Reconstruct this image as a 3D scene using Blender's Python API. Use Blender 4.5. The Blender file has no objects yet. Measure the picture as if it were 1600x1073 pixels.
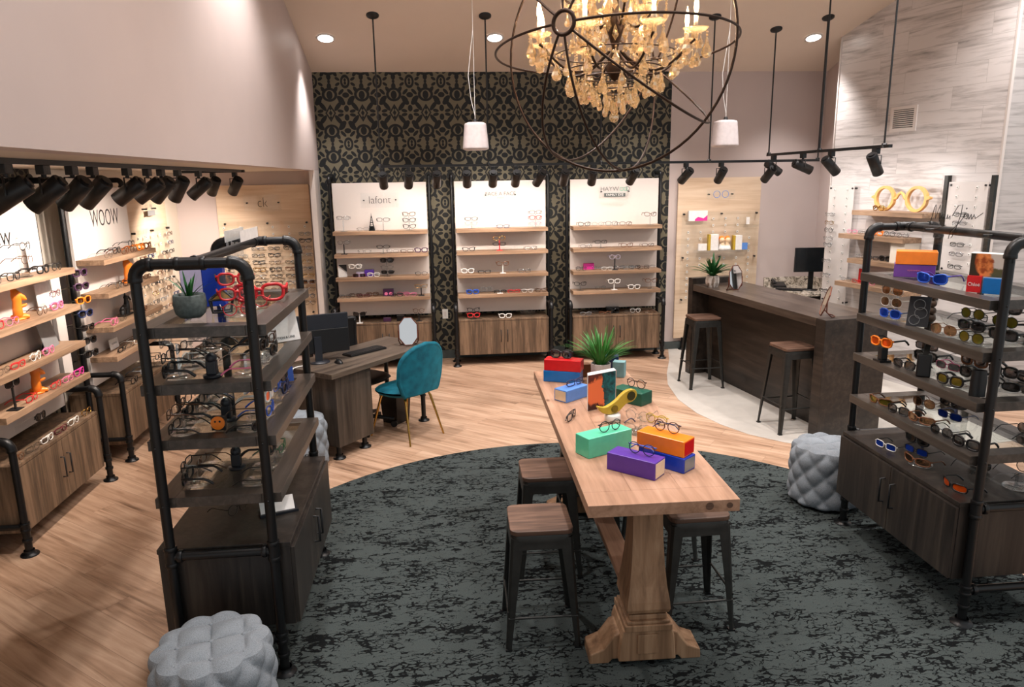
import bpy, math, random
from mathutils import Matrix, Vector
random.seed(11)
PI = math.pi
SC = bpy.context.scene
COL = SC.collection

# ---------------------------------------------------------------- camera
F_PX, PITCH, ROLL, YAW = 1140.0, math.atan(258/1140.0), 0.0162, math.radians(5.6)
CAM_Z = 2.22
fw = Vector((math.sin(YAW)*math.cos(PITCH), math.cos(YAW)*math.cos(PITCH), -math.sin(PITCH)))
r0 = Vector((math.cos(YAW), -math.sin(YAW), 0))
u0 = r0.cross(fw)
rr = r0*math.cos(ROLL) - u0*math.sin(ROLL)
uu = r0*math.sin(ROLL) + u0*math.cos(ROLL)
cd = bpy.data.cameras.new('camera')
cam = bpy.data.objects.new('camera', cd)
COL.objects.link(cam)
cd.sensor_fit = 'HORIZONTAL'
cd.sensor_width = 36.0
cd.lens = 36.0*F_PX/1600.0
cd.clip_start = 0.05
m = Matrix.Identity(4)
for i in range(3):
    m[i][0], m[i][1], m[i][2] = rr[i], uu[i], -fw[i]
m[2][3] = CAM_Z
cam.matrix_world = m
SC.camera = cam

# ---------------------------------------------------------------- world, exposure
W = bpy.data.worlds.new('world')
SC.world = W
W.use_nodes = True
W.node_tree.nodes['Background'].inputs[0].default_value = (0.74, 0.78, 0.80, 1)
W.node_tree.nodes['Background'].inputs[1].default_value = 0.55
SC.view_settings.view_transform = 'Standard'
SC.view_settings.look = 'None'
SC.view_settings.gamma = 1.0
SC.view_settings.use_curve_mapping = False
SC.view_settings.exposure = 0.66
SC.cycles.use_denoising = True
SC.cycles.max_bounces = 8
SC.cycles.diffuse_bounces = 4
SC.cycles.glossy_bounces = 3
SC.cycles.transparent_max_bounces = 24
SC.cycles.caustics_reflective = False
SC.cycles.caustics_refractive = False
SC.cycles.sample_clamp_indirect = 4.0

SPOT_W, DOWN_W, BULB_W, RIGHT_W, LEFT_W = 11.0, 95.0, 42.0, 16.0, 27.0
WARM = (1.0, 0.86, 0.75)
NEUTRAL = (1.0, 0.94, 0.91)

def lamp(kind, name, loc, energy, color, aim=None, size=0.03, spot=90, blend=0.6):
    d = bpy.data.lights.new(name, kind)
    d.energy = energy
    d.color = color
    if kind in ('SPOT', 'POINT'):
        d.shadow_soft_size = size
    if kind == 'SPOT':
        d.spot_size = math.radians(spot)
        d.spot_blend = blend
    o = bpy.data.objects.new(name, d)
    COL.objects.link(o)
    o.location = loc
    if aim is not None:
        o.rotation_euler = Vector(aim).to_track_quat('-Z', 'Y').to_euler()
    return o

# ---------------------------------------------------------------- mesh builder
class MB:
    def __init__(s):
        s.v, s.f, s.mi, s.sm = [], [], [], []
        s.M = None
    def add(s, verts, faces, m=0, smooth=False):
        b = len(s.v)
        if s.M is not None:
            verts = [s.M @ Vector(p) for p in verts]
        s.v.extend(tuple(p) for p in verts)
        for f in faces:
            s.f.append([b+i for i in f]); s.mi.append(m); s.sm.append(smooth)
        return s
    def box(s, x0, x1, y0, y1, z0, z1, m=0):
        v = [(x0,y0,z0),(x1,y0,z0),(x1,y1,z0),(x0,y1,z0),(x0,y0,z1),(x1,y0,z1),(x1,y1,z1),(x0,y1,z1)]
        return s.add(v, [(0,3,2,1),(4,5,6,7),(0,1,5,4),(1,2,6,5),(2,3,7,6),(3,0,4,7)], m)
    def obox(s, o, ux, uy, uz, m=0):
        o, ux, uy, uz = Vector(o), Vector(ux), Vector(uy), Vector(uz)
        v = [o, o+ux, o+ux+uy, o+uy, o+uz, o+ux+uz, o+ux+uy+uz, o+uy+uz]
        return s.add(v, [(0,3,2,1),(4,5,6,7),(0,1,5,4),(1,2,6,5),(2,3,7,6),(3,0,4,7)], m)
    def prism(s, poly, o, u, v, w, m=0):
        """poly (list of 2d) in plane o+u*a+v*b, extruded by vector w"""
        o, u, v, w = Vector(o), Vector(u), Vector(v), Vector(w)
        n = len(poly)
        A = [o+u*a+v*b for a, b in poly]
        B = [p+w for p in A]
        s.add(A+B, [tuple(range(n-1,-1,-1)), tuple(range(n,2*n))] + [(i,(i+1)%n,n+(i+1)%n,n+i) for i in range(n)], m)
        return s
    def tube(s, path, r, n=10, m=0, closed=False, cap=True, flat=None, smooth=True):
        P = [Vector(p) for p in path]
        k = len(P)
        R = r if isinstance(r, (list, tuple)) else [r]*k
        T = []
        for i in range(k):
            a = P[(i-1) % k] if (closed or i > 0) else P[i]
            b = P[(i+1) % k] if (closed or i < k-1) else P[i]
            t = (b-a)
            T.append(t.normalized() if t.length > 1e-9 else Vector((0,0,1)))
        up = Vector((0,0,1)) if abs(T[0].z) < 0.9 else Vector((0,1,0))
        N = (up - T[0]*up.dot(T[0])).normalized()
        rings = []
        for i in range(k):
            N = (N - T[i]*N.dot(T[i]))
            N = N.normalized() if N.length > 1e-6 else T[i].orthogonal().normalized()
            B = T[i].cross(N)
            fl = flat if flat else 1.0
            rings.append([P[i] + (N*math.cos(2*PI*j/n)*R[i] + B*math.sin(2*PI*j/n)*R[i]*fl) for j in range(n)])
        V = [p for rg in rings for p in rg]
        Fc = []
        for i in range(k if closed else k-1):
            a, b = i*n, ((i+1) % k)*n
            for j in range(n):
                Fc.append((a+j, a+(j+1) % n, b+(j+1) % n, b+j))
        s.add(V, Fc, m, smooth)
        if cap and not closed:
            s.add(rings[0], [tuple(range(n-1,-1,-1))], m)
            s.add(rings[-1], [tuple(range(n))], m)
        return s
    def cyl(s, p0, p1, r0, r1=None, n=16, m=0, cap=True):
        return s.tube([p0, p1], [r0, r0 if r1 is None else r1], n, m, cap=cap)
    def lathe(s, prof, c=(0,0,0), n=20, m=0, smooth=True, seg=None):
        """prof: list of (r,z); sharp corners come from repeated points"""
        V, Fc = [], []
        for (r, z) in prof:
            V += [(c[0]+r*math.cos(2*PI*j/n), c[1]+r*math.sin(2*PI*j/n), c[2]+z) for j in range(n)]
        for i in range(len(prof)-1):
            if prof[i] == prof[i+1]: continue
            for j in range(n):
                Fc.append((i*n+j, i*n+(j+1) % n, (i+1)*n+(j+1) % n, (i+1)*n+j))
        return s.add(V, Fc, m, smooth)
    def ball(s, c, r, n=12, m=0, sz=1.0):
        k = max(5, n//2+1)
        return s.lathe([(max(1e-5, r*math.sin(PI*i/(k-1))), -r*sz*math.cos(PI*i/(k-1))) for i in range(k)], c, n, m)
    def disc(s, c, r, n=20, m=0, sx=1.0, z=0):
        return s.add([(c[0]+r*math.cos(2*PI*j/n)*sx, c[1]+r*math.sin(2*PI*j/n), c[2]) for j in range(n)], [tuple(range(n))], m)
    def grid(s, fn, nu, nv, m=0, wrap=False, smooth=True):
        V = [fn(i/(nu if wrap else nu-1), j/(nv-1)) for j in range(nv) for i in range(nu)]
        Fc = []
        for j in range(nv-1):
            for i in range(nu if wrap else nu-1):
                Fc.append((j*nu+i, j*nu+(i+1) % nu, (j+1)*nu+(i+1) % nu, (j+1)*nu+i))
        return s.add(V, Fc, m, smooth)
    def mesh(s, name, mats):
        me = bpy.data.meshes.new(name)
        me.from_pydata(s.v, [], s.f)
        if not isinstance(mats, (list, tuple)): mats = [mats]
        for q in mats: me.materials.append(q)
        me.polygons.foreach_set('material_index', s.mi)
        me.polygons.foreach_set('use_smooth', s.sm)
        me.update()
        return me
    def build(s, name, mats, parent=None, bevel=0, loc=None, rz=None):
        o = bpy.data.objects.new(name, s.mesh(name, mats))
        COL.objects.link(o)
        if parent is not None: o.parent = parent
        if loc is not None: o.location = loc
        if rz is not None: o.rotation_euler = (0, 0, rz)
        if bevel:
            b = o.modifiers.new('bevel', 'BEVEL')
            b.width = bevel; b.segments = 2; b.limit_method = 'ANGLE'; b.angle_limit = math.radians(50)
            b.harden_normals = False
        return o

def tag(o, label, cat, group=None, kind=None):
    o['label'] = label; o['category'] = cat
    if group: o['group'] = group
    if kind: o['kind'] = kind
    return o
def thing(name, label, cat, loc=(0,0,0), rz=0.0, group=None):
    o = bpy.data.objects.new(name, None)
    o.empty_display_size = 0.05
    COL.objects.link(o)
    o.location = loc; o.rotation_euler = (0, 0, rz)
    return tag(o, label, cat, group)
def struct(mb, name, mats, bevel=0, label=None):
    o = mb.build(name, mats, bevel=bevel)
    o['kind'] = 'structure'
    return o
KIDS = {}
def dup(root, loc, rz=0.0, label=None, group=None, mats=None):
    r = root.copy(); COL.objects.link(r)
    r.location = loc; r.rotation_euler = (0, 0, rz) if not isinstance(rz, (tuple, list)) else rz
    if label: r['label'] = label
    if group: r['group'] = group
    def rec(a, b, d):
        for ch in list(a.children):
            c = ch.copy(); COL.objects.link(c); c.parent = b
            if mats:
                for i, sl in enumerate(c.material_slots):
                    if sl.material and sl.material.name in mats:
                        sl.link = 'OBJECT'; sl.material = mats[ch.material_slots[i].material.name]
            rec(ch, c, d+1)
    rec(root, r, 0)
    if mats and r.type == 'MESH':
        for i, sl in enumerate(r.material_slots):
            mm = root.material_slots[i].material
            if mm and mm.name in mats:
                sl.link = 'OBJECT'; sl.material = mats[mm.name]
    return r
ORD = ['', 'first', 'second', 'third', 'fourth', 'fifth', 'sixth', 'seventh', 'eighth', 'ninth', 'tenth', 'eleventh', 'twelfth', 'thirteenth', 'fourteenth', 'fifteenth']

def text_geo(mb, txt, size, M, depth=0.002, m=0, offset=0.0, align='CENTER', sx=1.0):
    cu = bpy.data.curves.new('lettering', 'FONT')
    cu.body = txt; cu.size = size; cu.extrude = depth/2; cu.align_x = align; cu.align_y = 'CENTER'
    cu.offset = offset; cu.resolution_u = 3
    o = bpy.data.objects.new('lettering', cu)
    COL.objects.link(o)
    me = bpy.data.meshes.new_from_object(o.evaluated_get(bpy.context.evaluated_depsgraph_get()))
    mb.add([M @ Vector((v.co.x*sx, v.co.y, v.co.z)) for v in me.vertices], [tuple(p.vertices) for p in me.polygons], m)
    bpy.data.objects.remove(o); bpy.data.curves.remove(cu); bpy.data.meshes.remove(me)
def wallM(x, y, z, rz=0.0):
    """text lying in the xy plane -> standing upright, facing -y, then turned by rz"""
    return Matrix.Translation((x, y, z)) @ Matrix.Rotation(rz, 4, 'Z') @ Matrix.Rotation(PI/2, 4, 'X')

# ---------------------------------------------------------------- node expressions
class X:
    """a tiny expression builder: arithmetic on X makes Math nodes"""
    def __init__(s, nt, k): s.nt, s.k = nt, k
    def _op(s, op, *a):
        n = s.nt.nodes.new('ShaderNodeMath'); n.operation = op
        for i, q in enumerate((s,)+a):
            if isinstance(q, X): s.nt.links.new(q.k, n.inputs[i])
            else: n.inputs[i].default_value = q
        return X(s.nt, n.outputs[0])
    def __add__(s, o): return s._op('ADD', o)
    __radd__ = __add__
    def __sub__(s, o): return s._op('SUBTRACT', o)
    def __rsub__(s, o): return (s*-1.0)+o
    def __mul__(s, o): return s._op('MULTIPLY', o)
    __rmul__ = __mul__
    def __truediv__(s, o): return s._op('DIVIDE', o)
    def abs(s): return s._op('ABSOLUTE')
    def sqrt(s): return s._op('SQRT')
    def min(s, o): return s._op('MINIMUM', o)
    def max(s, o): return s._op('MAXIMUM', o)
    def floor(s): return s._op('FLOOR')
    def fract(s): return s._op('FRACT')
    def gt(s, o): return s._op('GREATER_THAN', o)
    def lt(s, o): return s._op('LESS_THAN', o)
    def step(s, a, b):
        n = s.nt.nodes.new('ShaderNodeMapRange'); n.interpolation_type = 'SMOOTHSTEP'
        s.nt.links.new(s.k, n.inputs[0]); n.inputs[1].default_value = a; n.inputs[2].default_value = b
        return X(s.nt, n.outputs[0])

def newmat(name, rough=0.5, metal=0.0, spec=0.5):
    mt = bpy.data.materials.new(name); mt.use_nodes = True
    nt = mt.node_tree; b = nt.nodes['Principled BSDF']
    b.inputs['Roughness'].default_value = rough
    b.inputs['Metallic'].default_value = metal
    b.inputs['Specular IOR Level'].default_value = spec
    return mt, nt, b
def lin(c):
    """0-255 sRGB -> linear rgba"""
    o = []
    for q in c[:3]:
        q = q/255.0
        o.append(q/12.92 if q <= 0.04045 else ((q+0.055)/1.055)**2.4)
    return (o[0], o[1], o[2], 1.0)
def noise(nt, vec, scale, detail=3, rough=0.5, dist=0.0):
    n = nt.nodes.new('ShaderNodeTexNoise')
    n.inputs['Scale'].default_value = scale; n.inputs['Detail'].default_value = detail
    n.inputs['Roughness'].default_value = rough; n.inputs['Distortion'].default_value = dist
    if vec is not None: nt.links.new(vec, n.inputs['Vector'])
    return n
def ramp(nt, fac, stops, interp='LINEAR'):
    n = nt.nodes.new('ShaderNodeValToRGB'); n.color_ramp.interpolation = interp
    e = n.color_ramp.elements
    while len(e) < len(stops): e.new(0.5)
    for i, (p, c) in enumerate(stops):
        e[i].position = p; e[i].color = c
    nt.links.new(fac, n.inputs[0])
    return n
def coords(nt, scale=(1,1,1), rot=(0,0,0), kind='Object'):
    t = nt.nodes.new('ShaderNodeTexCoord'); mp = nt.nodes.new('ShaderNodeMapping')
    mp.inputs['Scale'].default_value = scale; mp.inputs['Rotation'].default_value = rot
    nt.links.new(t.outputs[kind], mp.inputs['Vector'])
    return mp.outputs[0]
def mixc(nt, fac, a, b, mode='MIX'):
    n = nt.nodes.new('ShaderNodeMix'); n.data_type = 'RGBA'; n.blend_type = mode
    for q, i in ((fac, 0), (a, 6), (b, 7)):
        if isinstance(q, X): q = q.k
        if isinstance(q, (int, float)): n.inputs[i].default_value = q
        elif isinstance(q, tuple): n.inputs[i].default_value = q
        else: nt.links.new(q, n.inputs[i])
    return n.outputs[2]
def bump(nt, b, h, strength=0.2, dist=0.01):
    n = nt.nodes.new('ShaderNodeBump'); n.inputs['Strength'].default_value = strength; n.inputs['Distance'].default_value = dist
    nt.links.new(h, n.inputs['Height']); nt.links.new(n.outputs[0], b.inputs['Normal'])

def plain(name, c, rough=0.5, metal=0.0, spec=0.5, var=0.06, scale=30.0):
    """one colour with a faint procedural mottling"""
    mt, nt, b = newmat(name, rough, metal, spec)
    n = noise(nt, coords(nt), scale, 2)
    c = lin(c)
    lo = tuple(q*(1-var) for q in c[:3])+(1,); hi = tuple(min(1, q*(1+var)) for q in c[:3])+(1,)
    nt.links.new(ramp(nt, n.outputs[0], [(0.3, lo), (0.7, hi)]).outputs[0], b.inputs['Base Color'])
    return mt
def wood(name, dark, mid, light, axis='x', fine=26.0, rough=0.45, spec=0.4, knots=False):
    mt, nt, b = newmat(name, rough, 0, spec)
    i = 'xyz'.index(axis)
    sc = [fine]*3; sc[i] = fine/14.0
    v = coords(nt, tuple(sc))
    n1 = noise(nt, v, 1.0, 6, 0.62, 0.5)
    sc2 = [5.5]*3; sc2[i] = 0.6
    n2 = noise(nt, coords(nt, tuple(sc2)), 1.0, 3, 0.5, 1.0)
    s = X(nt, n1.outputs[0])*0.6 + X(nt, n2.outputs[0])*0.4
    r = ramp(nt, s.k, [(0.36, lin(dark)), (0.5, lin(mid)), (0.63, lin(light))])
    out = r.outputs[0]
    if knots:
        k = nt.nodes.new('ShaderNodeTexVoronoi'); k.inputs['Scale'].default_value = 2.6
        nt.links.new(coords(nt, (1.6, 0.8, 1.2)), k.inputs['Vector'])
        out = mixc(nt, X(nt, k.outputs[0]).step(0.09, 0.035).k, out, lin((92, 58, 36)))
    nt.links.new(out, b.inputs['Base Color'])
    bump(nt, b, n1.outputs[0], 0.12, 0.004)
    return mt
def clear(name, tint=(1,1,1), gloss=0.12, rough=0.02, fres=0.3):
    """thin clear glass or acrylic"""
    mt = bpy.data.materials.new(name); mt.use_nodes = True
    nt = mt.node_tree; nt.nodes.clear()
    out = nt.nodes.new('ShaderNodeOutputMaterial')
    tr = nt.nodes.new('ShaderNodeBsdfTransparent'); tr.inputs[0].default_value = tint+(1,)
    gl = nt.nodes.new('ShaderNodeBsdfGlossy'); gl.inputs['Roughness'].default_value = rough
    lw = nt.nodes.new('ShaderNodeLayerWeight'); lw.inputs[0].default_value = 0.35
    f = X(nt, lw.outputs['Fresnel'])*fres + gloss*0.2
    mx = nt.nodes.new('ShaderNodeMixShader')
    nt.links.new(f.min(0.85).k, mx.inputs[0]); nt.links.new(tr.outputs[0], mx.inputs[1]); nt.links.new(gl.outputs[0], mx.inputs[2])
    nt.links.new(mx.outputs[0], out.inputs[0])
    return mt
def emit(name, c, strength):
    mt, nt, b = newmat(name)
    b.inputs['Base Color'].default_value = c+(1,)
    b.inputs['Emission Color'].default_value = c+(1,)
    b.inputs['Emission Strength'].default_value = strength
    return mt

# ---------------------------------------------------------------- materials
def floor_material():
    mt, nt, b = newmat('floor_planks', 0.42, 0, 0.4)
    v = coords(nt, (1,1,1), (0,0,math.radians(38)))
    br = nt.nodes.new('ShaderNodeTexBrick')
    br.offset = 0.37; br.inputs['Scale'].default_value = 1.0
    br.inputs['Brick Width'].default_value = 1.25; br.inputs['Row Height'].default_value = 0.16
    br.inputs['Mortar Size'].default_value = 0.0012; br.inputs['Mortar Smooth'].default_value = 0.2
    br.inputs['Color1'].default_value = (0.1,0.1,0.1,1); br.inputs['Color2'].default_value = (0.9,0.9,0.9,1)
    br.inputs['Mortar'].default_value = (0.0,0.0,0.0,1)
    nt.links.new(v, br.inputs['Vector'])
    sh = nt.nodes.new('ShaderNodeVectorMath'); sh.operation = 'MULTIPLY_ADD'
    nt.links.new(br.outputs['Color'], sh.inputs[0]); sh.inputs[1].default_value = (7,3,0)
    mp = nt.nodes.new('ShaderNodeMapping'); mp.inputs['Scale'].default_value = (1.1, 17, 1)
    nt.links.new(v, mp.inputs['Vector']); nt.links.new(mp.outputs[0], sh.inputs[2])
    n1 = noise(nt, sh.outputs[0], 1.0, 6, 0.6, 1.4)
    mp2 = nt.nodes.new('ShaderNodeMapping'); mp2.inputs['Scale'].default_value = (0.55, 4.2, 1)
    nt.links.new(v, mp2.inputs['Vector'])
    n2 = noise(nt, mp2.outputs[0], 1.0, 3, 0.5, 2.0)
    s = X(nt, n1.outputs[0])*0.62 + X(nt, n2.outputs[0])*0.38
    r = ramp(nt, s.k, [(0.34, lin((116, 89, 70))), (0.45, lin((168, 135, 110))), (0.6, lin((194, 162, 137)))])
    c = mixc(nt, 0.16, r.outputs[0], br.outputs['Color'], 'SOFT_LIGHT')
    c = mixc(nt, X(nt, br.outputs['Fac'])*0.55, c, lin((80, 58, 44)))
    nt.links.new(c if not isinstance(c, X) else c.k, b.inputs['Base Color'])
    bump(nt, b, n1.outputs[0], 0.05, 0.003)
    return mt

def wallpaper_material():
    mt, nt, b = newmat('damask_wallpaper', 0.62, 0, 0.3)
    t = nt.nodes.new('ShaderNodeTexCoord'); sp = nt.nodes.new('ShaderNodeSeparateXYZ')
    nt.links.new(t.outputs['Object'], sp.inputs[0])
    xx = X(nt, sp.outputs[0]) + X(nt, sp.outputs[1]); zz = X(nt, sp.outputs[2])
    CW, CH = 0.37, 0.70
    a = (((xx/CW)+0.18).fract()-0.5).abs()*CW
    bb = (((zz/CH)+0.22).fract()-0.5).abs()*CH
    hw, hh = CW/2, CH/2
    a2, b2 = a*-1.0+hw, bb*-1.0+hh
    def ell(u, v, cu, cv, ru, rv):
        p, q = (u-cu)/ru, (v-cv)/rv
        return (p*p+q*q).sqrt()
    def solid(d): return d.step(1.2, 1.1)
    def ring(d, lo): return d.step(1.12, 1.04)*d.step(lo-0.08, lo)
    def rot(u, v, cu, cv, th, ru, rv):
        c, s = math.cos(th), math.sin(th)
        p = ((u-cu)*c+(v-cv)*s)/ru; q = ((v-cv)*c-(u-cu)*s)/rv
        return (p*p+q*q).sqrt()
    dia = a/0.062 + bb/0.1
    sh = [dia.step(1.03, 0.97)*dia.step(0.66, 0.72), solid(dia/0.30), solid(ell(a, bb, 0.0, 0.05, 0.011, 0.013)),
          solid(rot(a, bb, 0.088, 0.075, 0.9, 0.055, 0.021)), solid(rot(a, bb, 0.115, 0.022, -0.2, 0.03, 0.016)),
          solid(rot(a, bb, 0.135, 0.125, -0.75, 0.04, 0.026)),
          ring(ell(a, bb, 0.0, 0.205, 0.082, 0.072), 0.74), solid(ell(a, bb, 0.0, 0.20, 0.03, 0.042)),
          solid(ell(a, bb, 0.0, 0.297, 0.022, 0.032)), solid(ell(a2, b2, 0.0, 0.30, 0.024, 0.032)),
          ring(ell(a2, b2, 0.0, 0.0, 0.05, 0.07), 0.66), solid(ell(a2, b2, 0.0, 0.018, 0.012, 0.016)),
          solid(rot(a2, b2, 0.088, 0.03, 0.55, 0.026, 0.014)), solid(rot(a2, b2, 0.115, 0.09, 1.0, 0.034, 0.018)),
          solid(rot(a2, b2, 0.052, 0.115, 0.8, 0.036, 0.016)), solid(rot(a2, b2, 0.0, 0.15, 0, 0.034, 0.026)),
          solid(rot(a2, b2, 0.062, 0.195, -0.7, 0.042, 0.024)), solid(ell(a, bb, 0.0, 0.345, 0.014, 0.012))]
    d = sh[0]
    for q in sh[1:]: d = d.max(q)
    n = noise(nt, t.outputs['Object'], 160, 2)
    lt = mixc(nt, X(nt, n.outputs[0])*0.5, lin((112, 105, 86)), lin((92, 86, 72)))
    c = mixc(nt, d.k, lt, lin((26, 28, 29)))
    nt.links.new(c, b.inputs['Base Color'])
    return mt

def tile_material(name, light_gain):
    mt, nt, b = newmat(name, 0.34, 0, 0.5)
    t = nt.nodes.new('ShaderNodeTexCoord'); sp = nt.nodes.new('ShaderNodeSeparateXYZ'); cb = nt.nodes.new('ShaderNodeCombineXYZ')
    nt.links.new(t.outputs['Object'], sp.inputs[0])
    nt.links.new(sp.outputs[0], cb.inputs[0]); nt.links.new(sp.outputs[2], cb.inputs[1])
    br = nt.nodes.new('ShaderNodeTexBrick'); br.offset = 0.37
    br.inputs['Scale'].default_value = 1.0; br.inputs['Brick Width'].default_value = 0.92; br.inputs['Row Height'].default_value = 0.2
    br.inputs['Mortar Size'].default_value = 0.0018; br.inputs['Color1'].default_value = (0,0,0,1); br.inputs['Color2'].default_value = (1,1,1,1)
    nt.links.new(cb.outputs[0], br.inputs['Vector'])
    sh = nt.nodes.new('ShaderNodeVectorMath'); sh.operation = 'MULTIPLY_ADD'
    nt.links.new(br.outputs['Color'], sh.inputs[0]); sh.inputs[1].default_value = (5,9,3)
    mp = nt.nodes.new('ShaderNodeMapping'); mp.inputs['Scale'].default_value = (1.2, 13, 1)
    nt.links.new(cb.outputs[0], mp.inputs['Vector']); nt.links.new(mp.outputs[0], sh.inputs[2])
    n1 = noise(nt, sh.outputs[0], 1.0, 5, 0.62, 0.8)
    mp2 = nt.nodes.new('ShaderNodeMapping'); mp2.inputs['Scale'].default_value = (4, 40, 1)
    nt.links.new(cb.outputs[0], mp2.inputs['Vector'])
    n2 = noise(nt, mp2.outputs[0], 1.0, 3, 0.6)
    s = X(nt, n1.outputs[0])*0.75 + X(nt, n2.outputs[0])*0.25
    w = light_gain
    r = ramp(nt, s.k, [(0.30, lin((118*w, 115*w, 114*w))), (0.40, lin((166*w, 161*w, 159*w))), (0.52, lin((194*w, 189*w, 187*w)))])
    c = mixc(nt, X(nt, br.outputs['Fac'])*0.5, r.outputs[0], lin((140, 136, 132)))
    nt.links.new(c, b.inputs['Base Color'])
    return mt

def carpet_material():
    mt, nt, b = newmat('patterned_carpet', 0.97, 0, 0.1)
    v = coords(nt, (1.0, 1.7, 1.0), (0,0,math.radians(-7)))
    w = noise(nt, v, 9.0, 4, 0.6)
    ad = nt.nodes.new('ShaderNodeVectorMath'); ad.operation = 'MULTIPLY_ADD'
    nt.links.new(w.outputs['Color'], ad.inputs[0]); ad.inputs[1].default_value = (0.15,0.12,0); nt.links.new(v, ad.inputs[2])
    vo = nt.nodes.new('ShaderNodeTexVoronoi'); vo.feature = 'DISTANCE_TO_EDGE'; vo.inputs['Scale'].default_value = 21
    nt.links.new(ad.outputs[0], vo.inputs['Vector'])
    n1 = noise(nt, coords(nt, (1.0, 2.2, 1)), 3.4, 4, 0.6)
    n2 = noise(nt, coords(nt, (14, 34, 1), (0,0,math.radians(-5))), 1.0, 4, 0.65)
    n3 = noise(nt, coords(nt, (5, 13, 1), (0,0,math.radians(3))), 1.0, 3, 0.6)
    wide = (X(nt, n1.outputs[0])-0.40)*0.55 + (X(nt, n2.outputs[0])-0.5)*0.5
    d1 = (wide - X(nt, vo.outputs[0])).step(-0.01, 0.02)
    d2 = ((X(nt, n2.outputs[0])*0.6 + X(nt, n3.outputs[0])*0.6) + (X(nt, n1.outputs[0])-0.5)*0.35).step(0.685, 0.72)
    f = noise(nt, coords(nt), 240, 2)
    c = mixc(nt, f.outputs[0], lin((44, 50, 50)), lin((79, 86, 85)))
    c = mixc(nt, d1.max(d2).k, c, lin((15, 17, 18)))
    nt.links.new(c, b.inputs['Base Color'])
    bump(nt, b, f.outputs[0], 0.5, 0.004)
    return mt

def granite_material():
    mt, nt, b = newmat('granite', 0.2, 0, 0.5)
    n = noise(nt, coords(nt), 16, 6, 0.65, 1.5)
    r = ramp(nt, n.outputs[0], [(0.36, lin((60, 56, 50))), (0.46, lin((150, 140, 126))), (0.56, lin((214, 204, 190)))])
    nt.links.new(r.outputs[0], b.inputs['Base Color'])
    return mt
def linen_material():
    mt, nt, b = newmat('grey_linen', 0.95, 0, 0.15)
    a = noise(nt, coords(nt, (520, 520, 110)), 1.0, 2); c = noise(nt, coords(nt), 380, 2)
    s = X(nt, a.outputs[0])*0.45 + X(nt, c.outputs[0])*0.55
    r = ramp(nt, s.k, [(0.32, lin((100, 107, 114))), (0.68, lin((154, 161, 168)))])
    nt.links.new(r.outputs[0], b.inputs['Base Color'])
    bump(nt, b, s.k, 0.25, 0.0015)
    return mt
def velvet_material():
    mt, nt, b = newmat('teal_velvet', 0.75, 0, 0.3)
    n = noise(nt, coords(nt), 14, 3)
    nt.links.new(ramp(nt, n.outputs[0], [(0.3, lin((6, 74, 92))), (0.7, lin((12, 104, 124)))]).outputs[0], b.inputs['Base Color'])
    b.inputs['Sheen Weight'].default_value = 0.5; b.inputs['Sheen Tint'].default_value = lin((40, 160, 180))
    return mt
def crystal_material():
    mt = bpy.data.materials.new('amber_crystal'); mt.use_nodes = True
    nt = mt.node_tree; nt.nodes.clear()
    out = nt.nodes.new('ShaderNodeOutputMaterial')
    tr = nt.nodes.new('ShaderNodeBsdfTransparent'); tr.inputs[0].default_value = (1.0, 0.92, 0.78, 1)
    gl = nt.nodes.new('ShaderNodeBsdfGlossy'); gl.inputs[0].default_value = (1.0, 0.90, 0.74, 1); gl.inputs['Roughness'].default_value = 0.05
    tl = nt.nodes.new('ShaderNodeBsdfTranslucent'); tl.inputs[0].default_value = (1.0, 0.76, 0.45, 1)
    m1 = nt.nodes.new('ShaderNodeMixShader'); m1.inputs[0].default_value = 0.34
    m2 = nt.nodes.new('ShaderNodeMixShader'); m2.inputs[0].default_value = 0.58
    nt.links.new(gl.outputs[0], m1.inputs[1]); nt.links.new(tl.outputs[0], m1.inputs[2])
    nt.links.new(tr.outputs[0], m2.inputs[1]); nt.links.new(m1.outputs[0], m2.inputs[2])
    nt.links.new(m2.outputs[0], out.inputs[0])
    return mt

MA = {}
MA['floor'] = floor_material(); MA['paper'] = wallpaper_material(); MA['carpet'] = carpet_material()
MA['tilewall'] = tile_material('wood_look_tile', 1.08); MA['tiledim'] = tile_material('wood_look_tile_dim', 0.98)  # same tile copied darker; the return wall's different light is put into its colour
MA['granite'] = granite_material(); MA['linen'] = linen_material(); MA['velvet'] = velvet_material(); MA['crystal'] = crystal_material()
MA['paint'] = plain('wall_paint', (196, 182, 178), 0.55, 0, 0.35, 0.015, 3)
MA['cream'] = plain('cream_paint', (214, 204, 190), 0.7, 0, 0.3, 0.015, 3)
MA['ceil'] = plain('ceiling_paint', (226, 212, 198), 0.85, 0, 0.2, 0.012, 3)
MA['lightfloor'] = plain('pale_floor_tile', (190, 184, 176), 0.45, 0, 0.4, 0.05, 9)
MA['base'] = plain('grey_skirting', (72, 80, 80), 0.5)
MA['pipe'] = plain('black_pipe', (17, 18, 20), 0.38, 0.25, 0.5, 0.12, 60)
MA['black'] = plain('black_plastic', (14, 15, 17), 0.4)
MA['matte'] = plain('matte_black', (24, 25, 27), 0.42, 0.1)
MA['gun'] = plain('gunmetal_paint', (50, 50, 48), 0.42, 0.55, 0.5, 0.15, 25)
MA['iron'] = plain('aged_iron', (52, 36, 26), 0.45, 0.7, 0.5, 0.2, 40)
MA['white'] = plain('white_laminate', (214, 206, 201), 0.5, 0, 0.4, 0.01)
MA['whiteg'] = plain('white_gloss', (228, 226, 222), 0.25)
MA['brass'] = plain('brass', (196, 156, 84), 0.25, 1.0, 0.5, 0.05)
MA['chrome'] = plain('chrome', (190, 190, 190), 0.15, 1.0, 0.5, 0.02)
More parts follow.
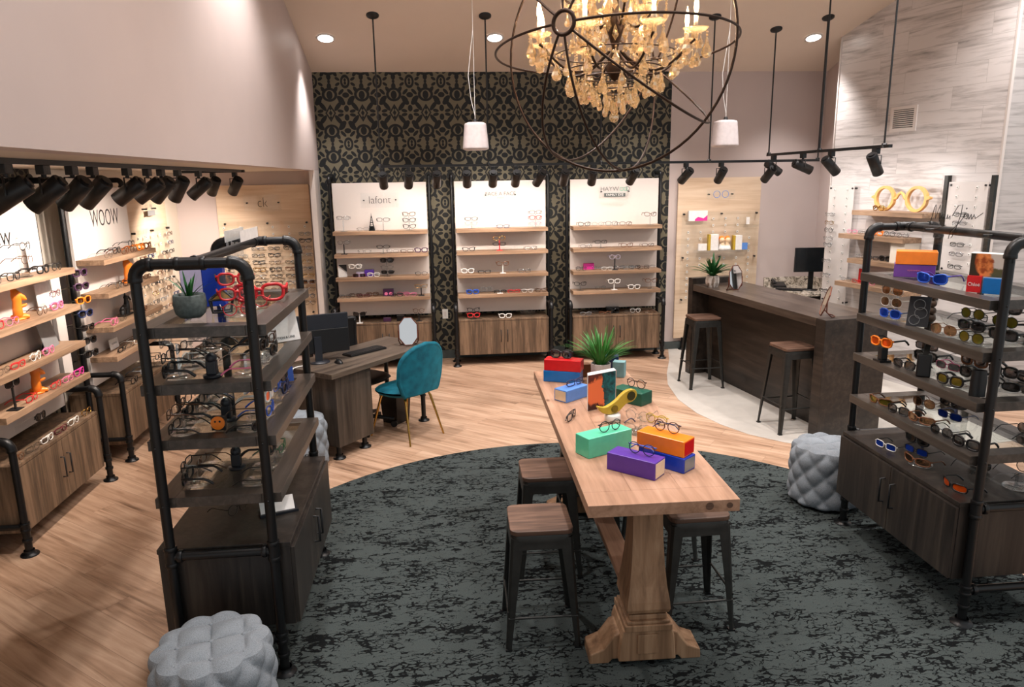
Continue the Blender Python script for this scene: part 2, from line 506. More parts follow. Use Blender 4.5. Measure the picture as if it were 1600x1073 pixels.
MA['darkwood'] = wood('dark_grey_oak', (46, 42, 38), (64, 58, 53), (84, 76, 70), 'y', 30, 0.36, 0.6)
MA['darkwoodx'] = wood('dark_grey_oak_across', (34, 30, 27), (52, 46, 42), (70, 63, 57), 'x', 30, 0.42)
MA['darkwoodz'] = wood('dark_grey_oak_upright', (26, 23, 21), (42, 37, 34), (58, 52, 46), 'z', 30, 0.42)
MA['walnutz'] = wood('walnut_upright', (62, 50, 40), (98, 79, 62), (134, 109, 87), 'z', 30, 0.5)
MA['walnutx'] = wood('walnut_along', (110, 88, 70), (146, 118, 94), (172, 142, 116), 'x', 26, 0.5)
MA['oak'] = wood('pale_oak_panel', (196, 168, 140), (214, 190, 164), (224, 204, 182), 'x', 12, 0.55)
MA['barwood'] = wood('dark_bar_wood', (26, 22, 19), (43, 36, 31), (60, 51, 44), 'y', 22, 0.4)
MA['bartop'] = wood('bar_top_wood', (48, 40, 35), (70, 59, 51), (90, 78, 69), 'y', 22, 0.28, 0.5)
MA['deskz'] = wood('desk_wood_upright', (40, 34, 29), (66, 57, 49), (86, 75, 65), 'z', 26, 0.45)
MA['desktop'] = wood('desk_top_wood', (56, 48, 42), (82, 71, 62), (104, 92, 80), 'x', 26, 0.35)
MA['pine'] = wood('pine_table', (138, 104, 82), (170, 132, 107), (188, 151, 127), 'y', 20, 0.5, 0.35, True)
MA['pinez'] = wood('pine_upright', (112, 84, 62), (150, 116, 88), (174, 140, 110), 'z', 22, 0.55, 0.3, True)
MA['seatwood'] = wood('stool_seat_wood', (58, 42, 34), (92, 68, 55), (120, 92, 76), 'x', 34, 0.45)
MA['glass'] = clear('clear_glass', (0.93, 0.97, 0.95), 0.7)
MA['acrylic'] = clear('clear_acrylic', (0.99, 0.995, 0.995), 0.12, 0.02, 0.07)
MA['stand'] = clear('stand_acrylic', (0.95, 0.96, 0.96), 0.9, 0.08)
MA['lens'] = clear('clear_lens', (0.94, 0.96, 0.97), 0.14)
MA['lensdark'] = clear('dark_lens', (0.10, 0.09, 0.09), 0.25, 0.05)
MA['lensbrown'] = clear('brown_lens', (0.30, 0.16, 0.08), 0.25, 0.05)
MA['lensblue'] = plain('blue_mirror_lens', (30, 70, 190), 0.08, 0.7)
MA['lensorange'] = plain('orange_mirror_lens', (230, 90, 20), 0.1, 0.6)
MA['lensgold'] = plain('gold_mirror_lens', (120, 110, 40), 0.12, 0.6)
MA['mirror'] = plain('mirror_glass', (228, 226, 226), 0.03, 1.0, 0.5, 0.0)
MA['screen'] = plain('dark_screen', (16, 22, 26), 0.2)
MA['navy'] = plain('navy_plastic', (24, 28, 36), 0.42)
MA['paperw'] = plain('white_card', (232, 230, 228), 0.8)
MA['leaf'] = plain('green_leaf', (58, 122, 50), 0.45, 0, 0.4, 0.35, 18)
MA['leafd'] = plain('dark_green_leaf', (36, 92, 44), 0.45, 0, 0.4, 0.35, 22)
MA['soil'] = plain('dark_soil', (40, 32, 26), 0.95)
MA['concrete'] = plain('grey_concrete', (96, 104, 102), 0.9, 0, 0.2, 0.2, 60)
MA['potw'] = plain('white_speckled_pot', (206, 200, 196), 0.7, 0, 0.3, 0.1, 180)
MA['bulb'] = emit('flame_bulb', (1.0, 0.62, 0.30), 14.0)
MA['spotlens'] = emit('lamp_lens', (1.0, 0.86, 0.72), 12.0)
MA['down'] = emit('downlight_lens', (1.0, 0.95, 0.90), 9.0)
MA['shade'] = plain('opal_glass_shade', (204, 194, 194), 0.3)
MA['fox'] = plain('orange_ceramic', (232, 128, 40), 0.3)
CC = {}
for nm, c in dict(black=(16,16,18), tortoise=(84,52,30), navy=(24,40,84), blue=(40,92,200), red=(206,34,40), pink=(228,120,160), clear=(214,214,214),
                  gold=(190,150,84), silver=(160,160,164), purple=(110,60,150), white=(236,234,230), green=(40,96,64), orange=(240,130,30), teal=(20,110,130),
                  mint=(96,206,166), royal=(20,60,180), lilac=(200,190,220), skyblue=(92,140,214), emerald=(14,84,66), yellow=(190,160,50), wine=(96,28,40),
                  cream=(232,206,172), brown=(110,66,36), azure=(16,110,186), scarlet=(210,24,30), tangerine=(250,132,26), violet=(88,52,156), grey=(128,130,132),
                  magenta=(214,50,150), plum=(70,40,70)).items():
    CC[nm] = plain('colour_'+nm, c, 0.3 if nm not in ('gold', 'silver') else 0.22, 1.0 if nm in ('gold', 'silver') else 0.0, 0.5, 0.05)
CC['clear'] = clear('colour_clear', (0.86, 0.87, 0.88), 0.3)

# ---------------------------------------------------------------- the room
YB, XL, XBK, ZS = 9.09, -3.05, -1.38, 2.345     # back wall, left wall, bulkhead face, low ceiling
SL = 0.327
def zc(y): return 3.448 + SL*(YB-y)
TA = (4.588, 8.296); TANG = math.atan2(-0.692, 0.157); TL = 2.089
tdir = Vector((math.cos(TANG), math.sin(TANG), 0)); tnor = Vector((math.sin(TANG), -math.cos(TANG), 0))   # tnor points into the room (-x)
struct(MB().box(-3.4, 8.0, -1.5, 9.3, -0.06, 0.0), 'floor', MA['floor'])
# inlaid carpet and pale tile, flush with the planks
cp = MB(); cx, cy, R = 0.83, 3.48, 2.37
cp.prism([(max(-1.02, cx+R*math.cos(2*PI*i/96)), cy+R*math.sin(2*PI*i/96)) for i in range(96)], (0,0,0.0), (1,0,0), (0,1,0), (0,0,0.004))
struct(cp, 'floor_carpet', MA['carpet'])
tp = [(2.95,9.08),(2.78,8.5),(2.56,7.9),(2.43,7.45),(2.365,6.9),(2.40,6.45),(2.50,6.1),(2.64,5.82),(2.85,5.59),(3.1,5.42),(3.5,5.3),(4.2,5.25),(5.0,5.4),(5.0,6.3),(4.86,9.08)]
struct(MB().prism(tp, (0,0,0.0), (1,0,0), (0,1,0), (0,0,0.003)), 'floor_tile', MA['lightfloor'])
# back wall: painted right and left, papered in the middle
struct(MB().box(-3.2, XBK, YB, YB+0.12, 0, ZS+0.1).box(2.895, 5.2, YB, YB+0.12, 0, 3.6), 'wall_back', MA['paint'])
struct(MB().box(XBK-0.001, 2.895, YB-0.006, YB+0.12, 0, 3.6), 'wall_feature', MA['paper'])
struct(MB().box(XBK-0.06, XBK, YB-0.35, YB, 0, ZS), 'trim_1', MA['white'])
struct(MB().box(XBK, 2.895, YB-0.022, YB-0.006, 0, 0.1).box(2.895, 4.86, YB-0.016, YB, 0, 0.1), 'baseboard_back', MA['base'])
struct(MB().box(XL-0.12, XL, 5.98, YB, 0, ZS+0.1).box(XL-0.12, XL, -1.5, 3.2, 0, ZS+0.1), 'wall_left', MA['cream'])
struct(MB().box(XL-0.12, XL+0.004, 3.2, 5.98, 0, ZS+0.1), 'wall_left_papered', MA['paper'])
struct(MB().box(XL, XL+0.016, 2, YB, 0, 0.1), 'baseboard_left', MA['base'])
# bulkhead over the left alcove: tall face plus the low ceiling behind it
bk = MB()
bk.prism([(-1.5, ZS), (YB+0.1, ZS), (YB+0.1, zc(YB+0.1)+0.1), (-1.5, zc(-1.5)+0.1)], (XBK-0.14, 0, 0), (0,1,0), (0,0,1), (0.14,0,0))
struct(bk, 'wall_bulkhead', MA['paint'])
struct(MB().box(XL-0.12, XBK-0.14, -1.5, YB+0.1, ZS, ZS+0.1), 'ceiling_alcove', MA['cream'])
# sloping ceiling
ce = MB().prism([(-1.5, zc(-1.5)), (YB+0.12, zc(YB+0.12)), (YB+0.12, zc(YB+0.12)+0.15), (-1.5, zc(-1.5)+0.15)], (XBK-0.14,0,0), (0,1,0), (0,0,1), (9.4,0,0))
struct(ce, 'ceiling', MA['ceil'])
# grey side wall in the right corner, then the angled tiled wall
struct(MB().box(4.87, 5.0, 8.0, YB+0.1, 0, 4.2), 'wall_right', MA['paint'])
tw = MB().prism([(0,0),(TL,0),(TL,zc(6.25)+0.3),(0,zc(8.3)+0.3)], (0,0,0), (1,0,0), (0,0,1), (0,0.16,0))
o = struct(tw, 'wall_tiled', MA['tilewall']); o.location = (TA[0], TA[1], 0); o.rotation_euler = (0,0,TANG)
t2 = MB().prism([(0,0),(3.2,0),(3.2,6.0),(0,zc(6.25)+0.3)], (0,0,0), (1,0,0), (0,0,1), (0,0.16,0))
o = struct(t2, 'wall_tiled_return', MA['tiledim']); o.location = (5.05, 6.262, 0); o.rotation_euler = (0,0,math.radians(-4))
tr2 = struct(MB().box(-0.012, 0.012, -0.012, 0.012, 0, 4.35), 'trim_2', MA['white']); tr2.location = (5.048, 6.262, 0)
tr3 = struct(MB().box(-0.01, 0.01, -0.01, 0.01, 0, 3.7), 'trim_3', MA['white']); tr3.location = (4.586, 8.3, 0)

def TW(s, off, z):
    """point on the tiled wall: s along it from its far edge, off out into the room"""
    p = Vector((TA[0], TA[1], 0)) + tdir*s + tnor*off
    return (p.x, p.y, z)
# wall vent
v = thing('air_vent', 'square white louvred air vent high on the pale tiled wall', 'vent', TW(0.955, 0.0, 2.75), TANG)
fr = MB()
for a in ((-0.165,0.165,-0.125,-0.095),(-0.165,0.165,0.095,0.125)): fr.box(a[0],a[1],-0.012,0,a[2],a[3])
for a in ((-0.165,-0.13),(0.13,0.165)): fr.box(a[0],a[1],-0.012,0,-0.095,0.095)
fr.build('frame', MA['white'], v)
MB().box(-0.13, 0.13, -0.002, 0.0, -0.095, 0.095).build('dark_opening', MA['black'], v)
sl = MB()
for i in range(10): sl.obox((-0.13, -0.003, -0.092+i*0.0195), (0.26,0,0), (0,-0.008,-0.006), (0,0,0.007))
sl.build('louvres', MA['white'], v)

# recessed downlights in the sloping ceiling
dl_spots = [(-1.10, 8.345, 'recessed ceiling light nearest the left bulkhead wall'), (0.684, 8.326, 'recessed ceiling light left of the crystal chandelier'),
            (4.251, 8.311, 'recessed ceiling light at the right above the bar')]
tilt = Matrix.Rotation(math.atan(-SL), 4, 'X')
for i, (x, y, lb) in enumerate(dl_spots):
    t = thing('downlight', lb, 'ceiling light', (x, y, zc(y)-0.001), 0, 'recessed ceiling lights')
    t.rotation_euler = (math.atan(-SL), 0, 0)
    MB().lathe([(0.098, -0.001), (0.098, -0.009), (0.078, -0.012), (0.078,-0.001)], n=28).build('trim_ring', MA['white'], t)
    MB().disc((0,0,-0.008), 0.079, 28).build('lamp_lens', MA['down'], t)
for x, y in [(a[0], a[1]) for a in dl_spots] + [(2.45, 8.32)] + [(x, y) for y in (5.6, 3.0) for x in (-0.9, 0.9, 2.9, 4.6)]:  # the two nearer rows are unseen lamps without fixtures, added to brighten the room
    lamp('SPOT', 'downlight_and_fill_beam', (x, y, zc(y)-0.06), DOWN_W if y > 7 else DOWN_W*2.1, NEUTRAL, (0, 0, -1), 0.07, 88 if y > 7 else 112, 0.8)

# ---------------------------------------------------------------- track lighting
def spot_head(loc, d, label, group, power, color=WARM, r=0.046, L=0.2, drop=0.13, cone=112):
    t = thing('track_spotlight', label, 'spotlight', loc, 0, group)
    d = Vector(d).normalized()
    MB().box(-0.02, 0.02, -0.035, 0.035, -0.045, 0.0).build('track_adapter', MA['matte'], t, 0.003)
    c = Vector((0, 0, -drop))
    side = d.cross(Vector((0,0,1))).normalized()
    y = MB()
    y.cyl((0,0,-0.045), (0,0,-0.06), 0.012)
    for sg in (-1, 1):
        e = side*sg*(r+0.006)
        y.tube([Vector((0,0,-0.058)), Vector((0,0,-0.058))+e, c+e], 0.005, 6)
    y.build('yoke', MA['matte'], t)
    b0, b1 = c-d*L*0.5, c+d*L*0.5
    bm = MB()
    bm.tube([b0, b0+d*0.006, b1, b1-d*0.012], [r*0.9, r, r, r*0.9], 22, cap=False)
    q = MB(); bm.tube([b0-d*0.0005, b0], [r*0.9, r*0.9], 22)
    bm.tube([b0-d*0.012, b0+d*0.01], [r*0.55, r*0.55], 14)
    bm.build('barrel', MA['matte'], t)
    MB().tube([b1-d*0.012, b1-d*0.0115], [r*0.9, r*0.9], 22).build('lamp_lens', MA['spotlens'], t)
    p = Vector(loc)+b1+d*0.004
    lamp('SPOT', 'track_spot_beam', p, power, color, d, 0.03, cone, 0.75)
    return t

TY, TZ = 7.92, 2.36
tr = thing('light_track', 'long black ceiling-hung light track before the patterned wall', 'light track', (1.8, TY, TZ))
MB().box(-2.38, 2.41, -0.017, 0.017, -0.012, 0.014).build('rail', MA['matte'], tr)
for x in (-0.568, 0.556, 1.76, 2.963, 4.20):
    h = zc(TY)-TZ
    MB().cyl((x-1.8, 0, 0.01), (x-1.8, 0, h-0.02), 0.008, n=10).lathe([(0.0,0.03),(0.022,0.026),(0.022,0.0),(0.03,-0.008)], (x-1.8,0,0.0), 12).build('hanger_rod', MA['matte'], tr)
    cpm = MB().lathe([(0.0,-0.03),(0.03,-0.03),(0.062,-0.012),(0.064,0.0)], (0,0,0), 22)
    c = cpm.build('canopy', MA['matte'], tr); c.location = (x-1.8, 0, h); c.rotation_euler = (math.atan(-SL), 0, 0)
mid = [(-0.55,0.0),(-0.285,-0.06),(0.008,-0.03),(0.325,0.04),(0.602,0.01),(0.848,-0.02),(1.101,-0.22),(1.370,-0.02),(1.676,0.03),(2.118,-0.12),(2.707,-0.22),(3.102,-0.02),(3.646,-0.10)]
for i, (x, dx) in enumerate(mid):
    spot_head((x, TY, TZ-0.012), (dx*1.3, 0.78, -0.62), 'black track spotlight, %s from left on the long hanging track' % ORD[i+1], 'spotlights on the long hanging track', SPOT_W)

XT, ZT = -1.92, ZS
tr = thing('light_track', 'black light track on the low ceiling of the left alcove', 'light track', (XT, 4.6, ZT))
MB().box(-0.018, 0.018, -4.0, 3.0, -0.026, 0.0).build('rail', MA['matte'], tr)
tr = thing('light_track', 'short black light track crossing the far end of the alcove', 'light track', (-2.2, 7.72, ZT))
MB().box(-0.3, 0.3, -0.018, 0.018, -0.026, 0.0).build('rail', MA['matte'], tr)
lh = [(3.57,(-0.80,-0.22,-0.55)),(3.90,(-0.80,-0.05,-0.6)),(4.19,(-0.74,0.25,-0.62)),(4.43,(-0.74,0.22,-0.63)),(4.90,(-0.80,0.0,-0.58)),(5.23,(-0.82,0.0,-0.57)),(5.48,(-0.68,0.25,-0.68)),(5.82,(-0.55,0.35,-0.75)),(6.31,(-0.76,0.05,-0.62))]
for i, (y, d) in enumerate(lh):
    spot_head((XT, y, ZT-0.026), d, 'black spotlight on the left alcove ceiling track, %s from the near end' % ORD[i+1], 'spotlights on the left alcove track', LEFT_W, r=0.048, L=0.195, drop=0.14)
for i, (x, d) in enumerate([(-2.21,(-0.45,0.5,-0.72)),(-2.0,(-0.5,0.5,-0.68))]):
    spot_head((x, 7.72, ZT-0.026), d, 'black spotlight on the short far track, %s of two' % ('left' if i == 0 else 'right'), 'spotlights on the short far track', 64, r=0.05, L=0.19)

XR, ZR = 3.74, 2.43
tr = thing('light_track', 'black hanging light track beside the pale tiled wall', 'light track', (XR, 7.0, ZR))
MB().box(-0.017, 0.017, -1.12, 1.17, -0.012, 0.014).build('rail', MA['matte'], tr)
for y in (8.15, 7.03, 5.97):
    h = zc(y)-ZR
    MB().cyl((0, y-7.0, 0.01), (0, y-7.0, h-0.02), 0.008, n=10).lathe([(0.0,0.03),(0.022,0.026),(0.022,0.0),(0.03,-0.008)], (0,y-7.0,0.0), 12).build('hanger_rod', MA['matte'], tr)
    c = MB().lathe([(0.0,-0.03),(0.03,-0.03),(0.062,-0.012),(0.064,0.0)], (0,0,0), 22).build('canopy', MA['matte'], tr)
    c.location = (0, y-7.0, h); c.rotation_euler = (math.atan(-SL), 0, 0)
rh = [(8.02,(0.75,0.1,-0.5)),(7.35,(0.86,0.0,-0.36)),(6.8,(0.72,0.2,-0.62)),(6.08,(0.55,0.3,-0.74))]
for i, (y, d) in enumerate(rh):
    spot_head((XR, y, ZR-0.012), d, 'black spotlight aimed at the tiled wall, %s from the far end' % ORD[i+1], 'spotlights on the tiled wall track', RIGHT_W, NEUTRAL)

# ---------------------------------------------------------------- pendants
for i, (x, y, lb) in enumerate([(0.357, 6.6, 'white glass pendant lamp hanging left of the chandelier'), (2.607, 6.6, 'white glass pendant lamp hanging right of the chandelier')]):
    t = thing('pendant_lamp', lb, 'pendant lamp', (x, y, 2.465), 0, 'white glass pendants')
    def shd(u, w):
        a = 2*PI*u; z = w*0.232
        r = 0.115-0.022*w
        if w < 0.08: r *= 0.80+0.2*math.sqrt(max(0, 1-((0.08-w)/0.08)**2))
        if w > 0.92: r *= 0.72+0.28*math.sqrt(max(0, 1-((w-0.92)/0.08)**2))
        k = 1.0/((abs(math.cos(a))**3.2+abs(math.sin(a))**3.2)**(1/3.2))
        return (r*k*math.cos(a), r*k*math.sin(a), z)
    mb = MB().grid(shd, 36, 26, wrap=True)
    mb.add([shd(j/36, 1.0) for j in range(36)], [tuple(range(36))]).add([shd(j/36, 0.0) for j in range(36)], [tuple(range(35,-1,-1))])
    mb.build('shade', MA['shade'], t)
    MB().cyl((0,0,0.23), (0,0,0.262), 0.024, 0.014, 14).build('cap', MA['matte'], t)
    h = zc(y)-2.465
    MB().tube([(0,0,0.26),(0,0,h)], 0.0022, 6).tube([(0.0,0,0.29),(-0.03,0,0.42),(-0.05,0,0.62),(-0.02,0,0.85),(-0.002,0,0.98)], 0.0028, 6).build('cord', MA['whiteg'], t)
    MB().lathe([(0.0,-0.025),(0.06,-0.025),(0.062,0.0)], (0,0,h), 20).build('canopy', MA['whiteg'], t)

# ---------------------------------------------------------------- chandelier
CH = Vector((0.925, 3.85, 2.853)); RO = 0.605
ch = thing('chandelier', 'crystal chandelier with candle bulbs inside an iron orb above the table', 'chandelier', CH)
f = Vector((CH.x, CH.y, CH.z-CAM_Z)).normalized(); rt = Vector((f.y, -f.x, 0)).normalized(); up = rt.cross(f)
ax = (rt*-0.37 + up*0.185 - f*0.91).normalized()
e1 = (rt - ax*rt.dot(ax)).normalized(); e2 = ax.cross(e1)*-1
if e2.dot(up) < 0: e2 = -e2
def ringpath(n1, n2, R, k=72): return [n1*math.cos(2*PI*i/k)*R + n2*math.sin(2*PI*i/k)*R for i in range(k)]
for ang in (3, -40, -85, -117):
    dd = e1*math.cos(math.radians(ang)) + e2*math.sin(math.radians(ang))
    hb = 0.075
    for sg in (1, -1):   # each great circle as two half hoops that stop at the hub rings
        a0 = hb; P = [ax*math.cos(a0+(PI-2*a0)*i/40)*RO + dd*sg*math.sin(a0+(PI-2*a0)*i/40)*RO for i in range(41)]
        MB().tube(P, 0.0062, 6).build('orb_hoop', MA['iron'], ch)
MB().tube(ringpath(e1, e2, RO), 0.0068, 6, closed=True).build('orb_hoop', MA['iron'], ch)
for sg in (1, -1):
    c = ax*sg*RO*0.995
    MB().tube([c+q for q in ringpath(e1, e2, 0.05, 32)], 0.0095, 8, closed=True).build('hub_ring', MA['iron'], ch)
h = zc(CH.y)-CH.z
MB().lathe([(0.0,-0.16),(0.02,-0.15),(0.05,-0.1),(0.03,-0.06),(0.016,0.0),(0.035,0.06),(0.05,0.1),(0.018,0.16),(0.014,0.24),(0.04,0.3),(0.03,0.36),(0.01,0.42),(0.01,0.5)], (0,0,0), 16).build('central_stem', MA['iron'], ch)
MB().cyl((0,0,0.5), (0,0,h-0.03), 0.009, n=8).build('hanging_rod', MA['iron'], ch)
MB().lathe([(0.0,-0.05),(0.05,-0.045),(0.07,0.0)], (0,0,h), 20).build('canopy', MA['iron'], ch)
flame = MB().lathe([(0.0001,0.0),(0.008,0.0),(0.0085,0.012),(0.0125,0.03),(0.0115,0.05),(0.006,0.078),(0.002,0.098),(0.0002,0.104)], (0,0,0), 10).mesh('bulb', MA['bulb'])
candle = MB().lathe([(0.0001,0.0),(0.0115,0.0),(0.0115,0.075),(0.0001,0.075)], (0,0,0), 10).mesh('candle', CC['cream'])
dish = MB().lathe([(0.0001,-0.03),(0.012,-0.028),(0.016,-0.006),(0.05,0.006),(0.062,0.02),(0.056,0.016),(0.018,0.004),(0.0001,0.002)], (0,0,0), 14).mesh('drip_dish', MA['crystal'])
def drop_mesh(name, L, r):
    k = 7; prof = [(0.0001, 0), (r*0.22, -L*0.08), (r*0.34, -L*0.3), (r*0.8, -L*0.55), (r, -L*0.74), (r*0.72, -L*0.92), (0.0001, -L)]
    return MB().lathe(prof, (0,0,0), k, smooth=False).mesh(name, MA['crystal'])
drops = [drop_mesh('crystal_drop', 0.082, 0.021), drop_mesh('crystal_drop', 0.10, 0.026), drop_mesh('crystal_drop', 0.062, 0.016)]
def put(me, name, parent, loc, rz=0):
    o = bpy.data.objects.new(name, me); COL.objects.link(o); o.parent = parent; o.location = loc; o.rotation_euler = (0,0,rz); return o
ndrop = 0; xtra = MB(); rs = random.Random(5)
def hang(x, y, z, k=0):
    global ndrop
    n = rs.randint(1, 3)
    for q in range(n):
        xtra.ball((x, y, z-0.008-0.014*q), 0.0062, 6)
    z2 = z-0.014*n
    if ndrop < 96:
        put(drops[k], 'crystal_drop', ch, (x, y, z2), rs.random()*3); ndrop += 1
    else:
        xtra.lathe([(0.0001,0),(0.006,-0.01),(0.016,-0.055),(0.01,-0.07),(0.0001,-0.075)], (x,y,z2), 6, smooth=False)
tiers = [(8, 0.405, 0.035, 0.2), (6, 0.20, 0.20, 0.5)]
for n, R, z, ph in tiers:
    for i in range(n):
        a = 2*PI*i/n+ph; cs, sn = math.cos(a), math.sin(a)
        P = []
        for q in range(15):
            w = q/14.0; rr2 = 0.03+(R-0.03)*w
            P.append((rr2*cs, rr2*sn, z-0.05-0.115*math.sin(PI*min(1, w*1.02))*(1 if R > 0.3 else 0.6)+0.02*w))
        MB().tube(P, 0.0065, 6).build('arm', MA['iron'], ch)
        x, y = R*cs, R*sn
        put(dish, 'drip_dish', ch, (x, y, z))
        cd_ = put(candle, 'candle', ch, (x, y, z+0.004))
        put(flame, 'bulb', cd_, (0,0,0.075))
        lamp('POINT', 'candle_light', CH+Vector((x, y, z+0.13)), BULB_W, (1.0, 0.74, 0.54), size=0.012)
        for q in range(5 if R > 0.3 else 3):
            b = a+2*PI*q/5+0.4
            hang(x+0.055*math.cos(b), y+0.055*math.sin(b), z+0.008, (q+i) % 3)
for ring, (n, R, z) in enumerate([(14, 0.30, -0.03), (16, 0.235, -0.10), (14, 0.17, -0.14), (10, 0.105, -0.18), (6, 0.05, -0.22)]):
    xt = MB(); xt.tube(ringpath(Vector((1,0,0)), Vector((0,1,0)), R, 40), 0.0035, 5, closed=True)
    for p in range(len(xt.v)): xt.v[p] = (xt.v[p][0], xt.v[p][1], xt.v[p][2]+z)
    xt.build('crystal_ring', MA['iron'], ch)
    for i in range(n):
        a = 2*PI*i/n+0.3*ring
        hang(R*math.cos(a), R*math.sin(a), z, (i+ring) % 2)
for i in range(8):   # swags of beads between the arms
    a = 2*PI*i/8+0.2
    for q in range(13):
        w = q/12.0; aa = a+2*PI/8*w; rr2 = 0.39-0.05*math.sin(PI*w)
        xtra.ball((rr2*math.cos(aa), rr2*math.sin(aa), 0.02-0.09*math.sin(PI*w)), 0.0075, 6)
    for q in range(12):
        w = q/11.0; rr2 = 0.06+0.32*w
        xtra.ball((rr2*math.cos(a), rr2*math.sin(a), 0.16-0.16*w-0.05*math.sin(PI*w)), 0.0085, 6)
for i in range(60):
    a = rs.random()*2*PI; R = 0.06+0.22*rs.random(); z = 0.02+0.26*rs.random()
    xtra.lathe([(0.0001,0),(0.007,-0.012),(0.017,-0.05),(0.0001,-0.075)], (R*math.cos(a),R*math.sin(a),z), 6, smooth=False)
xtra.ball((0,0,-0.335), 0.027, 10)
o = xtra.build('crystal_strings', MA['crystal'], ch); o['kind'] = 'stuff'

# ---------------------------------------------------------------- pipe helpers
def bend(p, q, r, R, n=6):
    """points rounding the corner p -> q -> r with radius R"""
    p, q, r = Vector(p), Vector(q), Vector(r)
    a, b = (p-q).normalized(), (r-q).normalized()
    out = []
    for i in range(n+1):
        t = PI/2*i/n
        out.append(q + a*R*(1-math.sin(t)) + b*R*(1-math.cos(t)))
    return out
PR = 0.0215
def collar(mb, c, d, r=PR*1.32, L=0.02):
    d = Vector(d).normalized(); c = Vector(c)
    mb.tube([c-d*L/2, c-d*L*0.3, c+d*L*0.3, c+d*L/2], [r*0.94, r, r, r*0.94], 14)
def flange(mb, c, r=0.052):
    mb.lathe([(0.0001,0.011),(PR*1.5,0.011)], c, 18)
    mb.lathe([(PR*1.45,0.035),(PR*1.5,0.011),(r,0.009),(r,0.0)], c, 18)

# ---------------------------------------------------------------- pipe shelving gondolas
GL, GW, GZ = 1.10, 0.22, (1.64, 1.395, 1.15, 0.885)     # spacing of the frames, half post spacing, shelf tops
def gondola(loc, rz, label, mats, toff=0.0):
    wx, wz = mats
    t = thing('display_gondola', label, 'display rack', loc, rz)
    top = 1.905
    for y in (0, GL):
        for x in (-GW, GW):
            p = MB()
            p.cyl((x,y,0.02), (x,y,top-0.07), PR, n=14)
            flange(p, (x,y,0.0))
            for z in (0.10, 0.17, 0.205, 0.585, 0.66): collar(p, (x,y,z), (0,0,1))
            p.cyl((x,y,0.165), (x,y,0.21), PR*1.22, n=14); p.cyl((x,y,0.585), (x,y,0.66), PR*1.22, n=14)
            for z in GZ: p.ball((x, y-(PR if y == 0 else -PR), z-0.02), 0.005, 8, 0)
            p.build('post', MA['pipe'], t)
        tp_ = MB()
        tp_.tube([(-GW,y,top-0.09)] + bend((-GW,y,top-0.09), (-GW,y,top), (0,y,top), 0.055) + bend((0,y,top), (GW,y,top), (GW,y,top-0.09), 0.055) + [(GW,y,top-0.09)], PR, 14)
        for sg in (-1, 1):
            tp_.tube(bend((sg*GW,y,top-0.09), (sg*GW,y,top), (0,y,top), 0.058), PR*1.25, 14)
            collar(tp_, (sg*GW,y,top-0.062), (0,0,1)); collar(tp_, (sg*(GW-0.062),y,top), (1,0,0))
        tp_.cyl((-0.05,y,top), (0.05,y,top), PR*1.22, n=14); collar(tp_, (-0.05,y,top), (1,0,0)); collar(tp_, (0.05,y,top), (1,0,0))
        tp_.build('top_pipe', MA['pipe'], t)
        for z in (0.622, 0.187):
            c = MB().cyl((-GW,y,z), (GW,y,z), PR*0.92, n=12)
            collar(c, (-GW+0.04,y,z), (1,0,0)); collar(c, (GW-0.04,y,z), (1,0,0))
            c.build('crossbar', MA['pipe'], t)
    sp_ = MB().cyl((0,0.03,top), (0,GL-0.03,top), PR, n=14); collar(sp_, (0,0.06,top), (0,1,0)); collar(sp_, (0,GL-0.06,top), (0,1,0))
    sp_.build('spine_pipe', MA['pipe'], t)
    y0, y1 = PR+0.004, GL-PR-0.004; hx, th, bd = 0.268, 0.046, 0.085
    for z in GZ:
        s = MB()
        s.box(-hx, -hx+bd, y0, y1, z-th, z).box(hx-bd, hx, y0, y1, z-th, z)
        s.box(-hx+bd, hx-bd, y0, y0+bd, z-th, z).box(-hx+bd, hx-bd, y1-bd, y1, z-th, z)
        sh = s.build('shelf', wx, t, 0.002)
        MB().box(-hx+bd, hx-bd, y0+bd, y1-bd, z-0.009, z-0.001).build('glass_panel', MA['glass'], sh)
    cw = 0.285
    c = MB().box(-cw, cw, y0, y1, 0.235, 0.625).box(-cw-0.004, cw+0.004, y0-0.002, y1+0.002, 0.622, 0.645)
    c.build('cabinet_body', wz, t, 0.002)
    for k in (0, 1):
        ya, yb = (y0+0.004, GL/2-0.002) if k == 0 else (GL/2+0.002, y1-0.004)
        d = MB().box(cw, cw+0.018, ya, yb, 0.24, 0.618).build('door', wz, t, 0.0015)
        yh = GL/2 + (-0.045 if k == 0 else 0.045)
        MB().tube([(cw+0.018,yh,0.395),(cw+0.045,yh,0.395),(cw+0.045,yh,0.535),(cw+0.018,yh,0.535)], 0.006, 6).build('handle', MA['matte'], d)
    return t
g1 = gondola((-1.0, 3.06, 0), 0, 'black pipe gondola at front left with four glass shelves', (MA['darkwood'], MA['darkwoodz']))
g2 = gondola((2.765, 3.03+GL, 0), PI, 'black pipe gondola at front right with four glass shelves', (MA['darkwood'], MA['darkwoodz']))

